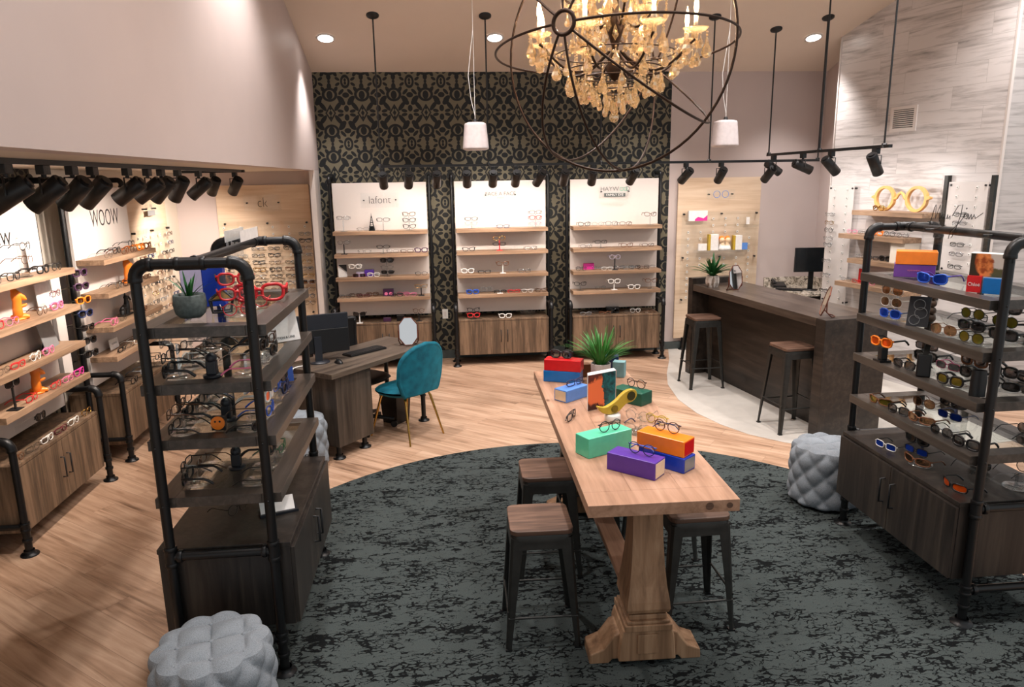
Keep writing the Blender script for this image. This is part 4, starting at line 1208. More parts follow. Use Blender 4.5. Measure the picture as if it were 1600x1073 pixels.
# display stands for eyewear
def stand(loc, rz, label, h=0.1, tiers=0, mat=None, base='disc', group=None):
    t = thing('eyewear_stand', label, 'eyewear stand', loc, rz, group)
    mt = mat or MA['stand']
    b = MB()
    if base == 'disc': b.lathe([(0.0001,0.0),(0.06,0.0),(0.062,0.004),(0.06,0.008),(0.0001,0.008)], (0,0.05,0), 28)
    else: b.box(-0.035, 0.035, -0.02, 0.05, 0, 0.006)
    b.build('base', mt, t)
    y = 0.05 if base == 'disc' else 0.012
    if h > 0.02: MB().box(-0.006, 0.006, y-0.005, y+0.005, 0.006, h).build('upright', mt, t)
    for k in range(max(1, tiers)):
        z = h if tiers <= 1 else 0.02+(h-0.02)*k/(tiers-1)
        MB().tube([(0,y,z),(0,0.006,z),(0,0.001,z+0.008)], 0.004, 6).build('nose_rest', mt, t)
    return t

MINW = 0.166
def relax(items, lim=0.46):
    """nudge frames that stand on one level apart; long rows of folded frames become two staggered rows"""
    out = [[list(q), 0] for q in sorted(items, key=lambda q: (q[0], -q[4]))]
    lv = {}
    for i, (q, _) in enumerate(out): lv.setdefault(round(q[4]/0.06), []).append(i)
    for ids in lv.values():
        rows = [ids] if len(ids)*MINW <= 2*lim+MINW+0.01 else [ids[0::2], ids[1::2]]
        for k, r in enumerate(rows):
            for i in r: out[i][1] = k
            for _ in range(60):
                for a, b in zip(r, r[1:]):
                    d = MINW-(out[b][0][0]-out[a][0][0])
                    if d > 0: out[a][0][0] -= d/2; out[b][0][0] += d/2
                for i in r: out[i][0][0] = max(-lim, min(lim, out[i][0][0]))
        if len(rows) > 1:
            for i in ids: out[i][0][5] = True
    return out
# ---- the three wall displays on the patterned wall
def U(cx_, x, z, y=-0.41): return (cx_+x, YB-0.006+y, z)
SHN = ['top shelf', 'second shelf', 'third shelf', 'bottom shelf', 'cabinet top']
UZ5 = list(UZ)+[0.567]
UN = dict(bl='left', bm='middle', br='right')
def back_row(key, cx_, sh, items):
    """items: (x, style, colour, lens, lift, fold)"""
    for i, ((x, st_, col, ln, lift, fold), k) in enumerate(relax(items)):
        y = (-0.415, -0.34)[k] if sh < 4 else (-0.42, -0.345)[k]
        lb = '%s%s %s, %s from left on %s of %s patterned-wall display' % (col, ADJ[ln], nm_of(ln), ORD[i+1], SHN[sh], UN[key])
        specs(st_, col, U(cx_, x, UZ5[sh]+lift+0.0005, y), 0, lb, 'eyewear on the patterned-wall displays', ln, fold=fold)
def bstand(key, cx_, sh, x, h, mat, lb, tiers=1, base='plate'):
    y = -0.415 if sh < 4 else -0.42
    stand(U(cx_, x, UZ5[sh], y), 0, lb, h, tiers, mat, base, 'small stands on the patterned-wall displays')
c0 = -0.665
back_row('bl', c0, 0, [(-0.42,'rect','silver','c',0.135,False),(-0.2,'oval','clear','c',0.0,False),(0.035,'rect','black','c',0.105,False),(0.335,'cat','tortoise','c',0.16,False),(0.335,'cat','black','c',0.09,False),(0.335,'cat','black','c',0.02,False)])
bstand('bl', c0, 0, -0.42, 0.135, None, 'clear stand at the left end, top shelf of left display'); bstand('bl', c0, 0, 0.335, 0.16, None, 'three-tier clear stand on the top shelf of the left display', 3)
bstand('bl', c0, 0, 0.035, 0.105, None, 'clear stand behind the little tower, left display')
back_row('bl', c0, 1, [(-0.43,'oval','silver','c',0.115,False),(-0.2,'square','clear','c',0.0,False),(0.02,'rect','black','c',0.055,False),(0.15,'oval','clear','c',0.0,False),(0.30,'rect','tortoise','c',0.0,False),(0.46,'thick','plum','c',0.0,False)])
bstand('bl', c0, 1, -0.43, 0.115, MA['matte'], 'black stand on second shelf of left display'); bstand('bl', c0, 1, 0.02, 0.055, None, 'low clear stand in the middle of second shelf, left display')
back_row('bl', c0, 2, [(-0.315,'thick','white','c',0.10,True),(-0.27,'rect','wine','d',0.0,True),(-0.105,'square','white','c',0.0,True),(0.055,'thick','black','d',0.16,False),(0.05,'oval','clear','c',0.085,False),(0.05,'rect','black','d',0.03,False),(0.45,'oval','black','c',0.0,False)])
bstand('bl', c0, 2, 0.05, 0.165, None, 'three-tier clear stand on the third shelf of the left display', 3)
back_row('bl', c0, 3, [(-0.45,'oval','silver','c',0.0,True),(-0.34,'rect','tortoise','c',0.0,True),(-0.24,'rect','wine','c',0.0,True),(-0.14,'square','brown','c',0.0,True),(0.15,'rect','black','c',0.0,True),(0.22,'oval','pink','c',0.0,True),(0.31,'oval','pink','c',0.0,True),(0.44,'rect','gold','c',0.095,False)])
bstand('bl', c0, 3, 0.44, 0.095, MA['matte'], 'dark stand with white foot, bottom shelf of left display')
back_row('bl', c0, 4, [(-0.30,'cat','black','d',0.085,False),(0.40,'round','brown','c',0.10,False)])
bstand('bl', c0, 4, -0.30, 0.085, MA['whiteg'], 'white stand on the left display cabinet'); bstand('bl', c0, 4, 0.40, 0.10, MA['matte'], 'thin black stand on the left display cabinet')
c0 = 0.755
back_row('bm', c0, 0, [(-0.36,'rect','black','c',0.095,False),(-0.362,'oval','clear','c',0.04,False),(0.015,'rect','navy','c',0.0,False),(0.40,'rect','black','c',0.155,False),(0.40,'square','red','c',0.0875,False),(0.40,'oval','pink','c',0.02,False)])
bstand('bm', c0, 0, -0.36, 0.1, None, 'two-tier clear stand, top shelf of middle display', 2); bstand('bm', c0, 0, 0.40, 0.155, None, 'three-tier clear stand, top shelf of middle display', 3)
back_row('bm', c0, 1, [(-0.40,'cat','black','c',0.0,False),(-0.035,'square','gold','c',0.12,False),(-0.035,'rect','black','c',0.055,False),(0.34,'rect','silver','c',0.0,False)])
bstand('bm', c0, 1, -0.035, 0.12, CC['red'], 'red upright stand on second shelf of middle display', 2)
back_row('bm', c0, 2, [(-0.42,'thick','white','c',0.01,False),(-0.22,'rect','black','c',0.0,False),(0.0,'cat','brown','c',0.09,False),(0.26,'rect','silver','c',0.0,False)])
bstand('bm', c0, 2, 0.0, 0.09, MA['whiteg'], 'white stand on third shelf of middle display')
back_row('bm', c0, 3, [(-0.30,'thick','blue','c',0.0,True),(-0.04,'round','grey','c',0.03,False),(0.05,'rect','black','c',0.0,True),(0.20,'rect','red','c',0.0,True),(0.27,'oval','white','c',0.0,True),(0.42,'cat','tortoise','c',0.0,True)])
bstand('bm', c0, 3, -0.04, 0.03, MA['whiteg'], 'low white stand on bottom shelf of middle display')
back_row('bm', c0, 4, [(-0.365,'thick','red','c',0.02,False),(-0.365,'cat','black','c',0.09,False),(0.02,'thick','white','c',0.0,False)])
bstand('bm', c0, 4, -0.365, 0.09, None, 'clear stand on the middle display cabinet', 2)
c0 = 2.145
back_row('br', c0, 0, [(-0.40,'cat','black','c',0.0,False),(-0.24,'oval','clear','c',0.0,False),(-0.08,'square','grey','c',0.0,False),(0.10,'rect','tortoise','c',0.0,False),(0.40,'cat','tortoise','c',0.10,False)])
bstand('br', c0, 0, 0.40, 0.10, None, 'clear riser at right end, top shelf of right display')
back_row('br', c0, 1, [(-0.38,'oval','silver','c',0.0,False),(-0.20,'rect','black','c',0.05,False),(0.12,'cat','brown','c',0.0,False),(0.38,'rect','tortoise','c',0.0,False)])
bstand('br', c0, 1, -0.20, 0.05, None, 'low clear stand on second shelf of right display')
back_row('br', c0, 2, [(-0.44,'round','black','c',0.0,False),(-0.22,'oval','clear','c',0.0,True),(-0.12,'oval','white','c',0.0,True),(-0.025,'round','lilac','c',0.13,False),(0.05,'rect','silver','c',0.0,True),(0.15,'oval','grey','c',0.0,True),(0.24,'rect','black','c',0.0,True),(0.33,'rect','tortoise','c',0.0,True),(0.43,'oval','clear','c',0.0,True)])
bstand('br', c0, 2, -0.025, 0.13, MA['matte'], 'dark upright stand on third shelf of right display')
back_row('br', c0, 3, [(-0.45,'cat','black','c',0.06,False),(-0.20,'round','clear','c',0.0,True),(-0.03,'thick','white','c',0.075,False),(0.22,'thick','white','c',0.0,False),(0.43,'cat','brown','c',0.075,False)])
bstand('br', c0, 3, -0.03, 0.075, MA['whiteg'], 'white stand on bottom shelf of right display'); bstand('br', c0, 3, 0.43, 0.075, None, 'clear stand at right end of bottom shelf, right display'); bstand('br', c0, 3, -0.45, 0.06, None, 'clear stand at left end of bottom shelf, right display')
back_row('br', c0, 4, [(-0.38,'oval','grey','c',0.0,True),(-0.28,'oval','clear','c',0.0,True),(-0.14,'rect','brown','c',0.0,True),(-0.02,'thick','black','d',0.0,True),(0.16,'oval','clear','c',0.0,True),(0.26,'round','white','c',0.0,True),(0.42,'rect','tortoise','c',0.0,True)])

# ---- peg boards full of frames
def peg_specs(origin, rz, xs, zs, skip, where, group, seed, yoff=-0.118):
    r = random.Random(seed)
    for j, z in enumerate(zs):
        for i, x in enumerate(xs):
            if skip(j, i): continue
            st_ = r.choice(['rect', 'oval', 'square', 'rect', 'cat', 'round', 'aviator'])
            col = r.choice(['black', 'black', 'brown', 'navy', 'silver', 'tortoise', 'gold', 'black', 'grey'])
            ln = 'c'
            if r.random() < 0.05: ln, st_ = 'b', 'thick'
            dz = STY[st_][1]
            p = Matrix.Rotation(rz, 4, 'Z') @ Vector((x, yoff, 0))
            lb = '%s%s %s, row %s, column %s, on the %s' % (col, ADJ[ln], nm_of(ln), 'one two three four five six seven eight nine ten eleven twelve thirteen'.split()[j], 'one two three four five six'.split()[i], where)
            specs(st_, col, (origin[0]+p.x, origin[1]+p.y, z-dz*1.3), rz, lb, group, ln, fold=True)
peg_specs((-2.045, YB), 0, ckx, ckz, lambda j, i: j == 0 or (j < 3 and i < 5) or (j in (4, 9) and i in (0, 4)) or (i == 1 and j in (3, 7)) or (i == 3 and j == 10), 'back oak peg panel', 'frames on the back-wall peg board', 3)
peg_specs((XL, 8.05), PI/2, lwx, lwz, lambda j, i: (j < 2 and i < 4) or (j+2*i) % 7 == 6, 'side oak peg panel', 'frames on the side-wall peg board', 8)

# ---- left alcove displays
def A_(y0, x, z, out=0.24): return (XL+0.004+out, y0+x, z)
LN = dict(ln='near', lf='far')
def left_row(key, y0, sh, items):
    for i, ((x, st_, col, ln, lift, fold), k) in enumerate(relax(items)):
        out = (0.415, 0.34)[k] if sh < 4 else 0.425
        lb = '%s%s %s, %s from the near end on %s of %s alcove display' % (col, ADJ[ln], nm_of(ln), ORD[i+1], SHN[sh], LN[key])
        specs(st_, col, A_(y0, x, UZ5[sh]+lift+0.0005, out), PI/2+random.uniform(-0.05, 0.05), lb, 'eyewear on the alcove displays', ln, fold=fold)
y0 = 4.97
left_row('ln', y0, 0, [(-0.36,'round','black','c',0,False),(-0.16,'square','black','c',0,False),(0.02,'round','black','c',0.17,False),(0.02,'round','tortoise','c',0.085,False),(0.19,'thick','black','c',0,False),(0.37,'round','black','c',0,False)])
left_row('ln', y0, 1, [(-0.42,'cat','red','c',0,False),(-0.25,'oval','pink','c',0,False),(0.10,'round','tortoise','c',0,False),(0.30,'thick','pink','c',0.0,True),(0.30,'oval','wine','c',0.09,True)])
left_row('ln', y0, 2, [(-0.40,'oval','clear','c',0,True),(-0.30,'rect','red','c',0,True),(-0.02,'round','white','c',0,True),(0.06,'square','pink','c',0,True)])
left_row('ln', y0, 3, [(-0.36,'square','black','d',0.145,False),(-0.18,'rect','red','c',0,False),(0.17,'oval','red','c',0,True),(0.30,'rect','pink','c',0,True),(0.42,'cat','magenta','c',0,True)])
left_row('ln', y0, 4, [(-0.46,'oval','brown','c',0,True),(-0.28,'rect','clear','c',0,True),(-0.10,'rect','white','c',0,True),(0.08,'rect','wine','c',0,True),(0.26,'oval','white','c',0,True),(0.46,'round','gold','c',0,True)])
y0 = 6.53
left_row('lf', y0, 0, [(-0.36,'round','clear','c',0,False),(-0.2,'square','black','c',0.02,False),(-0.05,'cat','brown','c',0,False),(0.1,'round','black','c',0.05,False),(0.2,'round','tortoise','c',0,False),(0.33,'thick','orange','c',0,False),(0.43,'thick','brown','c',0,False)])
left_row('lf', y0, 1, [(-0.25,'round','silver','c',0,False),(-0.08,'rect','black','c',0,False),(0.36,'rect','tortoise','c',0,True)])
left_row('lf', y0, 2, [(-0.42,'square','pink','c',0,False),(-0.25,'oval','clear','c',0,False),(0.2,'rect','brown','c',0,True)])
left_row('lf', y0, 3, [(-0.30,'rect','black','c',0,True),(-0.15,'oval','clear','c',0,True),(0.0,'rect','white','c',0,False),(0.12,'oval','pink','c',0,True),(0.24,'thick','black','d',0,False)])
left_row('lf', y0, 4, [(-0.22,'square','black','c',0,False),(0.0,'thick','grey','d',0.02,False),(0.35,'cat','black','c',0.07,False),(0.35,'oval','clear','c',0.012,False)])
stand(A_(y0, 0.35, 0.567, 0.425), PI/2, 'clear eyewear stand on far alcove cabinet', 0.075, 2)
stand(A_(4.97, -0.36, UZ[3], 0.415), PI/2, 'black eyewear stand near the orange fox, bottom shelf', 0.145, 1, MA['matte'], 'plate')
stand(A_(4.97, 0.02, UZ[0], 0.415), PI/2, 'tall thin clear stand holding two round glasses', 0.25, 3)
# sunglass ladder on the wall between the two alcove displays
ld = thing('sunglass_rack', 'narrow black and white sunglass rack between the two alcove displays', 'display rack', (XL+0.17, 5.755, 0), PI/2)
MB().box(-0.14, -0.01, -0.05, -0.02, 0.75, 1.60).build('white_backing', MA['white'], ld)
for k in range(6): MB().box(-0.005, 0.085, -0.05, -0.02, 0.76+0.14*k, 0.885+0.14*k).build('black_panel', MA['black'], ld)
for k, (col, ln) in enumerate([('plum','d'),('plum','d'),('orange','b'),('navy','d'),('black','d'),('black','d'),('black','d')]):
    z = 1.56-0.105*k
    MB().tube([(0.1,-0.05,z),(0.1,-0.12,z)], 0.003, 6).build('peg', MA['chrome'], ld)
    specs('thick' if k != 4 else 'cat', col, (XL+0.17+0.155, 5.755+0.1, z-0.02), PI/2-0.25, '%s%s sunglasses, %s from the top of the narrow alcove rack' % (col, ADJ[ln], ORD[k+1]), 'sunglasses on the narrow alcove rack', ln, fold=True)

# ---------------------------------------------------------------- plants
def plant(name, loc, label, pot, blades, group=None):
    """pot(t) builds the pot part; blades: (count, length, width, spread, droop, base_z, mat, seed, base_r)"""
    t = thing(name, label, 'potted plant', loc, 0, group)
    pot(t)
    n, L, w, sp_, dr, bz, mt, sd, br = blades
    r = random.Random(sd); lv = MB()
    for i in range(n):
        a = r.random()*2*PI; l = L*(0.6+0.5*r.random()); e = sp_*(0.25+0.9*r.random()); k = 7
        d = Vector((math.cos(a), math.sin(a), 0)); sd_ = Vector((-d.y, d.x, 0))
        P = []
        for q in range(k):
            s = q/(k-1.0)
            p = d*(br*r.random()*0+br*0.6+e*l*(s**1.25)) + Vector((0,0,bz+l*(s-dr*s*s*e*1.4)*math.sqrt(max(0.15, 1-0.5*e*e))))
            ww = w*(0.55+0.9*s)*(1-s**2.2)+0.0008
            P.append((p-sd_*ww*0.5, p+Vector((0,0,-ww*0.18)), p+sd_*ww*0.5))
        V = [q for row in P for q in row]; Fc = []
        for q in range(k-1):
            b = q*3; Fc += [(b,b+1,b+4,b+3),(b+1,b+2,b+5,b+4)]
        lv.add(V, Fc, 0, True)
    lv.build('leaves', mt, t)
    return t
def pot_grass(t):
    o = MB().lathe([(0.0001,0.0),(0.056,0.0),(0.06,0.004),(0.066,0.118),(0.066,0.12),(0.058,0.12),(0.058,0.12),(0.056,0.104)], (0,0,0), 32).build('pot', MA['potw'], t)
    MB().disc((0,0,0.104), 0.057, 24).build('soil', MA['soil'], t)
plant('potted_grass', (1.03, 4.56, 0.91), 'grassy green plant in a white speckled pot on the pine table', pot_grass, (170, 0.29, 0.0095, 0.74, 0.38, 0.1, MA['leaf'], 4, 0.04))
def pot_conc(t):
    MB().lathe([(0.0001,0.012),(0.045,0.012),(0.062,0.03),(0.07,0.07),(0.066,0.108),(0.064,0.112),(0.058,0.112),(0.055,0.096)], (0,0,0), 30).build('pot', MA['concrete'], t)
    b = MB()
    for a in (0.5, 2.6, 4.7): b.ball((0.03*math.cos(a), 0.03*math.sin(a), 0.0115), 0.011, 10)
    b.build('glass_feet', MA['glass'], t)
    MB().disc((0,0,0.098), 0.056, 24).build('soil', MA['soil'], t)
plant('potted_succulent', (-1.085, 3.26, 1.6402), 'spiky green succulent in a grey concrete pot on the left gondola', pot_conc, (17, 0.125, 0.013, 0.85, 0.18, 0.097, MA['leafd'], 13, 0.018))
def pot_oct(t):
    m = MB(); k = 8
    for i in range(k):
        pass
    m.lathe([(0.0001,0.0),(0.062,0.0),(0.078,0.05),(0.078,0.085),(0.066,0.125),(0.058,0.125),(0.056,0.11)], (0,0,0), 8, smooth=False)
    m.build('pot', MA['potgeo'], t)
    MB().disc((0,0,0.11), 0.055, 16).build('soil', MA['soil'], t)
mt, nt, b_ = newmat('whitewashed_pot', 0.8)
nn = noise(nt, coords(nt, (1,1,0.3)), 26, 4)
nt.links.new(ramp(nt, nn.outputs[0], [(0.4, lin((120,104,92))), (0.5, lin((206,198,190)))]).outputs[0], b_.inputs['Base Color'])
MA['potgeo'] = mt
plant('potted_plant', (2.945, 7.62, 1.0352), 'broad-leaved green plant in a faceted whitewashed pot on the bar', pot_oct, (60, 0.29, 0.034, 0.85, 0.45, 0.11, MA['leafd'], 21, 0.02))

# ---------------------------------------------------------------- octagonal mirrors
def oct_mirror(loc, rz, label, lean=0.1, frame=None):
    t = thing('table_mirror', label, 'mirror', loc, rz, 'octagonal table mirrors')
    hw, hh, c = 0.083, 0.125, 0.05
    oc = [(-hw+c,-hh),(hw-c,-hh),(hw,-hh+c*1.3),(hw,hh-c*1.3),(hw-c,hh),(-hw+c,hh),(-hw,hh-c*1.3),(-hw,-hh+c*1.3)]
    M_ = Matrix.Translation((0,0,hh*math.cos(lean)+0.012)) @ Matrix.Rotation(-lean, 4, 'X')
    f_ = MB(); f_.M = M_
    f_.tube([(x,0,z) for x, z in oc], 0.0055, 6, closed=True, smooth=False)
    f_.build('frame', frame or MA['rose'], t)
    g = MB(); g.M = M_; g.prism([(x*0.985,z*0.985) for x, z in oc], (0,-0.002,0), (1,0,0), (0,0,1), (0,0.005,0)); g.build('glass', MA['mirror'], t)
    s = MB()
    for sg in (-1, 1): s.tube([(sg*0.09,0.0,0.145),(sg*0.09,0.0,0.05),(sg*0.075,0.045,0.006),(sg*0.03,0.075,0.006)], 0.005, 6)
    s.tube([(-0.03,0.075,0.006),(0.03,0.075,0.006)], 0.005, 6).build('stand', MA['rose'], t)
    return t
MA['rose'] = plain('bronze_frame', (110, 62, 48), 0.35, 0.6)
oct_mirror((-0.305, 6.585, 0.7402), 0.05, 'octagonal bronze-framed mirror on the desk beside the teal chair', 0.24)
oct_mirror((3.075, 7.31, 1.0352), 0.35, 'octagonal bronze-framed mirror beside the plant on the bar')
oct_mirror((3.24, 5.80, 1.0352), math.radians(-110), 'octagonal mirror seen edge-on at the near end of the bar', 0.28)

# ---------------------------------------------------------------- cases and cards on the table
def quad_box(name, label, cat, corner, ang, L, Wd, z0, h, col, endcol=None, group=None, rim=True, round_=False, back=False):
    """box: near corner, long side along ang, short side 90 degrees to the left"""
    t = thing(name, label, cat, (corner[0], corner[1], z0), ang, group)
    MB().box(0, L, 0, Wd, 0, h).build('body', CC[col] if isinstance(col, str) else col, t, 0.003)
    if endcol:
        x = L if not back else 0.0
        MB().box(x-0.0005, x+0.0012, 0.007, Wd-0.007, 0.007, h-0.007).build('end_panel', CC[endcol] if isinstance(endcol, str) else endcol, t)
    return t
TBZ = 0.9103
def D(v): return math.radians(v)
quad_box('gift_box', 'azure blue box under the red box on the pine table', 'box', (0.655, 4.60), D(-23.5), 0.245, 0.10, TBZ, 0.074, 'azure')
quad_box('gift_box', 'bright red box stacked on the azure one on the table', 'box', (0.660, 4.602), D(-23.5), 0.245, 0.10, TBZ+0.0745, 0.074, 'scarlet')
quad_box('eyewear_case', 'sky-blue oblong case with a cream end on the pine table', 'case', (0.722, 4.10), D(38), 0.20, 0.10, TBZ, 0.074, 'skyblue', 'cream', back=True)
quad_box('eyewear_case', 'dark green oblong case behind the picture card', 'case', (1.139, 3.968), D(40), 0.112, 0.215, TBZ, 0.076, 'emerald')
quad_box('eyewear_case', 'mint green case with rounded lower edge on the pine table', 'case', (0.672, 3.214), D(26), 0.268, 0.105, TBZ, 0.100, 'mint')
quad_box('eyewear_case', 'violet oblong case with a cream end, nearest on the table', 'case', (0.730, 3.086), D(-43), 0.242, 0.102, TBZ, 0.082, 'violet', 'cream')
quad_box('eyewear_case', 'royal blue oblong case under the tangerine one', 'case', (0.900, 3.166), D(-50), 0.245, 0.098, TBZ, 0.070, 'royal', 'grey')
quad_box('eyewear_case', 'tangerine oblong case with a red end, atop the royal blue case', 'case', (0.892, 3.170), D(-47), 0.245, 0.10, TBZ+0.0705, 0.076, 'tangerine', 'scarlet')
mt, nt, b_ = newmat('printed_card', 0.45)
tcx = nt.nodes.new('ShaderNodeTexCoord'); spx = nt.nodes.new('ShaderNodeSeparateXYZ'); nt.links.new(tcx.outputs['Object'], spx.inputs[0])
xx, zz = X(nt, spx.outputs[0]), X(nt, spx.outputs[2])
nn = noise(nt, coords(nt), 22, 5, 0.6, 1.0); n1 = X(nt, nn.outputs[0])-0.5
right = (xx + zz*0.12 + n1*0.06).step(0.118, 0.122)
dark = (zz + n1*0.12 - xx*0.1).step(0.16, 0.185); low = (zz*-1.0 + n1*0.1 - xx*0.25 + 0.0).step(-0.06, -0.035)
c1 = mixc(nt, dark, lin((236,116,66)), lin((92,34,24))); c1 = mixc(nt, low, c1, lin((60,24,16)))
c2 = ramp(nt, (n1*1.6+0.5).k, [(0.3, lin((8,34,40))), (0.7, lin((20,108,112)))]).outputs[0]
nt.links.new(mixc(nt, right, c1, c2), b_.inputs['Base Color'])
MA['print'] = mt
t = thing('picture_card', 'standing colour-printed display card with an orange edge on the table', 'display card', (0.815, 3.93, TBZ), D(26))
MB().prism([(0,0),(0.205,0),(0.225,0.045),(0.03,0.045)], (0,0,0), (1,0,0), (0,1,0), (0,0,0.214)).build('block', MA['paperw'], t)
MB().box(0.001, 0.202, -0.0012, -0.0002, 0.002, 0.211).build('print', MA['print'], t)
MB().obox((0.2055,0.0,0.001), (0.0195,0.0445,0), (0.001,-0.0004,0), (0,0,0.211)).build('orange_edge', CC['tangerine'], t)
# amber block and the two small cases behind the plant
quad_box('amber_block', 'translucent amber-brown block behind the potted grass on the table', 'display block', (0.915, 4.66), D(8), 0.075, 0.06, TBZ, 0.085, 'brown')
quad_box('eyewear_case', 'pale teal soft case right of the potted grass', 'case', (1.125, 4.63), D(-25), 0.08, 0.07, TBZ, 0.105, plain('pale_teal', (120, 160, 164), 0.6))
quad_box('eyewear_case', 'dark navy soft case behind the pale teal one', 'case', (1.10, 4.735), D(-15), 0.09, 0.06, TBZ, 0.122, 'navy')
MA['lensdeep'] = plain('deep_green_lens', (52, 54, 20), 0.12, 0.3)
# yellow display sunglasses on a white puck
t = thing('sunglasses_sculpture', 'big yellow wave-shaped sunglasses on a round white base', 'sunglasses', (0.915, 3.745, TBZ), D(20))
MB().lathe([(0.0001,0.0),(0.04,0.0),(0.044,0.006),(0.044,0.036),(0.04,0.042),(0.0001,0.042)], (0,0,0), 30).build('base', MA['whiteg'], t)
oc = [(-0.105,0.098),(-0.085,0.062),(-0.055,0.044),(-0.015,0.0365),(0.03,0.042),(0.06,0.066),(0.085,0.086),(0.12,0.088),(0.145,0.104),(0.155,0.13),(0.146,0.153),(0.12,0.163),(0.085,0.158),(0.05,0.138),(0.02,0.112),(-0.015,0.094),(-0.05,0.082),(-0.08,0.088)]
sm = []
for i in range(len(oc)):     # round the outline off
    a, b = oc[i], oc[(i+1) % len(oc)]
    sm += [(a[0]*0.75+b[0]*0.25, a[1]*0.75+b[1]*0.25), (a[0]*0.25+b[0]*0.75, a[1]*0.25+b[1]*0.75)]
MB().prism(sm, (0,-0.012,0.006), (1,0,0), (0,0,1), (0,0.026,0)).build('frame', CC['yellow'], t, 0.007)
for x, z, r_ in ((0.005, 0.072, 0.021), (0.112, 0.131, 0.026)):
    MB().tube([(x,-0.0155,z),(x,-0.0122,z)], r_, 22).build('lens', MA['lensgold'] if r_ < 0.024 else MA['lensdeep'], t)
# glasses on and among the cases
def tspec(st_, col, x, y, z, rz, lb, lens='c', fold=True, temple=None, tilt=0.0):
    return specs(st_, col, (x, y, z+0.001), rz, lb, 'eyewear on the pine table', lens, True, fold, tilt, 1.0, temple)
tspec('round', 'black', 0.80, 3.31, TBZ+0.10, D(26), 'black round eyeglasses lying on the mint green case', fold=True, temple='tortoise')
tspec('round', 'navy', 0.875, 3.03, TBZ+0.082, D(-43), 'navy and tortoise round eyeglasses on the violet case', temple='blue')
tspec('round', 'tortoise', 1.02, 3.13, TBZ+0.1465, D(-47), 'tortoise round eyeglasses on the tangerine case', temple='navy')
tspec('rect', 'navy', 0.80, 4.22, TBZ+0.074, D(38), 'dark blue rectangular eyeglasses on the sky-blue case')
tspec('round', 'black', 1.14, 4.10, TBZ+0.076, D(-50), 'black round eyeglasses on the dark green case', temple='brown')
tspec('thick', 'black', 0.775, 4.605, TBZ+0.1487, D(-23), 'black chunky eyeglasses on the red box')
tspec('rect', 'black', 0.705, 3.81, TBZ, D(62), 'folded black eyeglasses lying on bare tabletop')
tspec('round', 'yellow', 1.135, 3.66, TBZ, D(-48), 'yellow-brown round eyeglasses lying right of the clear stand')
t = stand((0.985, 3.50, TBZ), D(-38), 'clear acrylic stand between the mint and tangerine cases', 0.09, 2)
tspec('round', 'clear', 0.985, 3.50, TBZ+0.078, D(-38), 'clear-framed round eyeglasses, upper pair on the table stand', fold=False)
tspec('cat', 'clear', 0.985, 3.50, TBZ+0.012, D(-38), 'clear cat-eye eyeglasses, lower pair on the table stand', fold=False, temple='navy')

# ---------------------------------------------------------------- left alcove: foxes, cards, signs
def fox(loc, rz, label, s=1.0):
    t = thing('fox_figurine', label, 'figurine', loc, rz, 'orange fox figurines'); t.scale = (s, s, s)
    b = MB()
    b.tube([(0,0.0,0.018),(0,0.0,0.03),(0,0.0,0.075),(0,-0.004,0.115),(0,-0.006,0.14),(0,-0.004,0.165),(0,0.004,0.185),(0,0.012,0.205),(0,0.018,0.222)], [0.02,0.029,0.028,0.026,0.031,0.031,0.021,0.012,0.006], 14)
    b.tube([(0,-0.02,0.15),(0,-0.045,0.135),(0,-0.058,0.125)], [0.024,0.016,0.004], 10)
    b.tube([(0,0.02,0.018),(0.01,-0.03,0.018),(0.01,-0.06,0.014)], [0.02,0.02,0.012], 10)
    b.tube([(0.015,0.03,0.016),(0.05,0.02,0.016),(0.055,-0.03,0.014),(0.03,-0.055,0.012)], [0.016,0.017,0.016,0.006], 10)
    b.tube([(0,-0.02,0.085),(0,-0.045,0.09),(0,-0.055,0.098)], [0.012,0.01,0.006], 8)
    b.lathe([(0.0001,0.0),(0.04,0.0),(0.042,0.01),(0.0001,0.014)], (0,0,0), 20)
    b.build('body', MA['fox'], t)
    MB().tube([(0,0.0175,0.219),(0,0.0215,0.236)], [0.008,0.003], 10).build('nose', MA['black'], t)
    return t
fox(A_(4.97, -0.07, UZ[1], 0.35), PI/2+0.5, 'orange fox figurine on second shelf of near alcove display', 1.0)
fox(A_(4.97, 0.0, UZ[3], 0.35), PI/2+0.4, 'orange fox figurine on bottom shelf of near alcove display', 1.02)
fox(A_(6.53, 0.09, UZ[1], 0.35), PI/2+0.5, 'orange fox figurine on the far alcove display', 1.05)
def card(name, label, loc, rz, w, h, mat, lean=0.12, th=0.004, texts=(), cat='sign'):
    t = thing(name, label, cat, loc, rz)
    M_ = Matrix.Translation((0,0,th*math.sin(lean)+0.0004)) @ Matrix.Rotation(-lean, 4, 'X')
    c = MB(); c.M = M_; c.box(-w/2, w/2, 0, th, 0.0, h); c.build('plate', mat, t)
    MB().obox((-w*0.15, th+h*0.3, 0), (w*0.3,0,0), (0,-h*0.3+math.sin(lean)*h*0.55,h*0.55*math.cos(lean)), (0,0.002,0.001)).build('easel_strut', mat, t)
    if texts:
        mb = MB()
        for txt, sz, dz, mt_, sx in texts: text_geo(mb, txt, sz, M_ @ wallM(0, -0.0012, dz), 0.001, 0, 0, sx=sx)
        mb.build('lettering', texts[0][3], t)
    return t
card('sign_card', 'white and red lettered sign on third shelf of near alcove display', A_(4.97, -0.36, UZ[2], 0.27), PI/2, 0.22, 0.085, CC['cream'], 0.1, 0.012, [('PROTOTYPE', 0.05, 0.042, CC['red'], 0.7)])
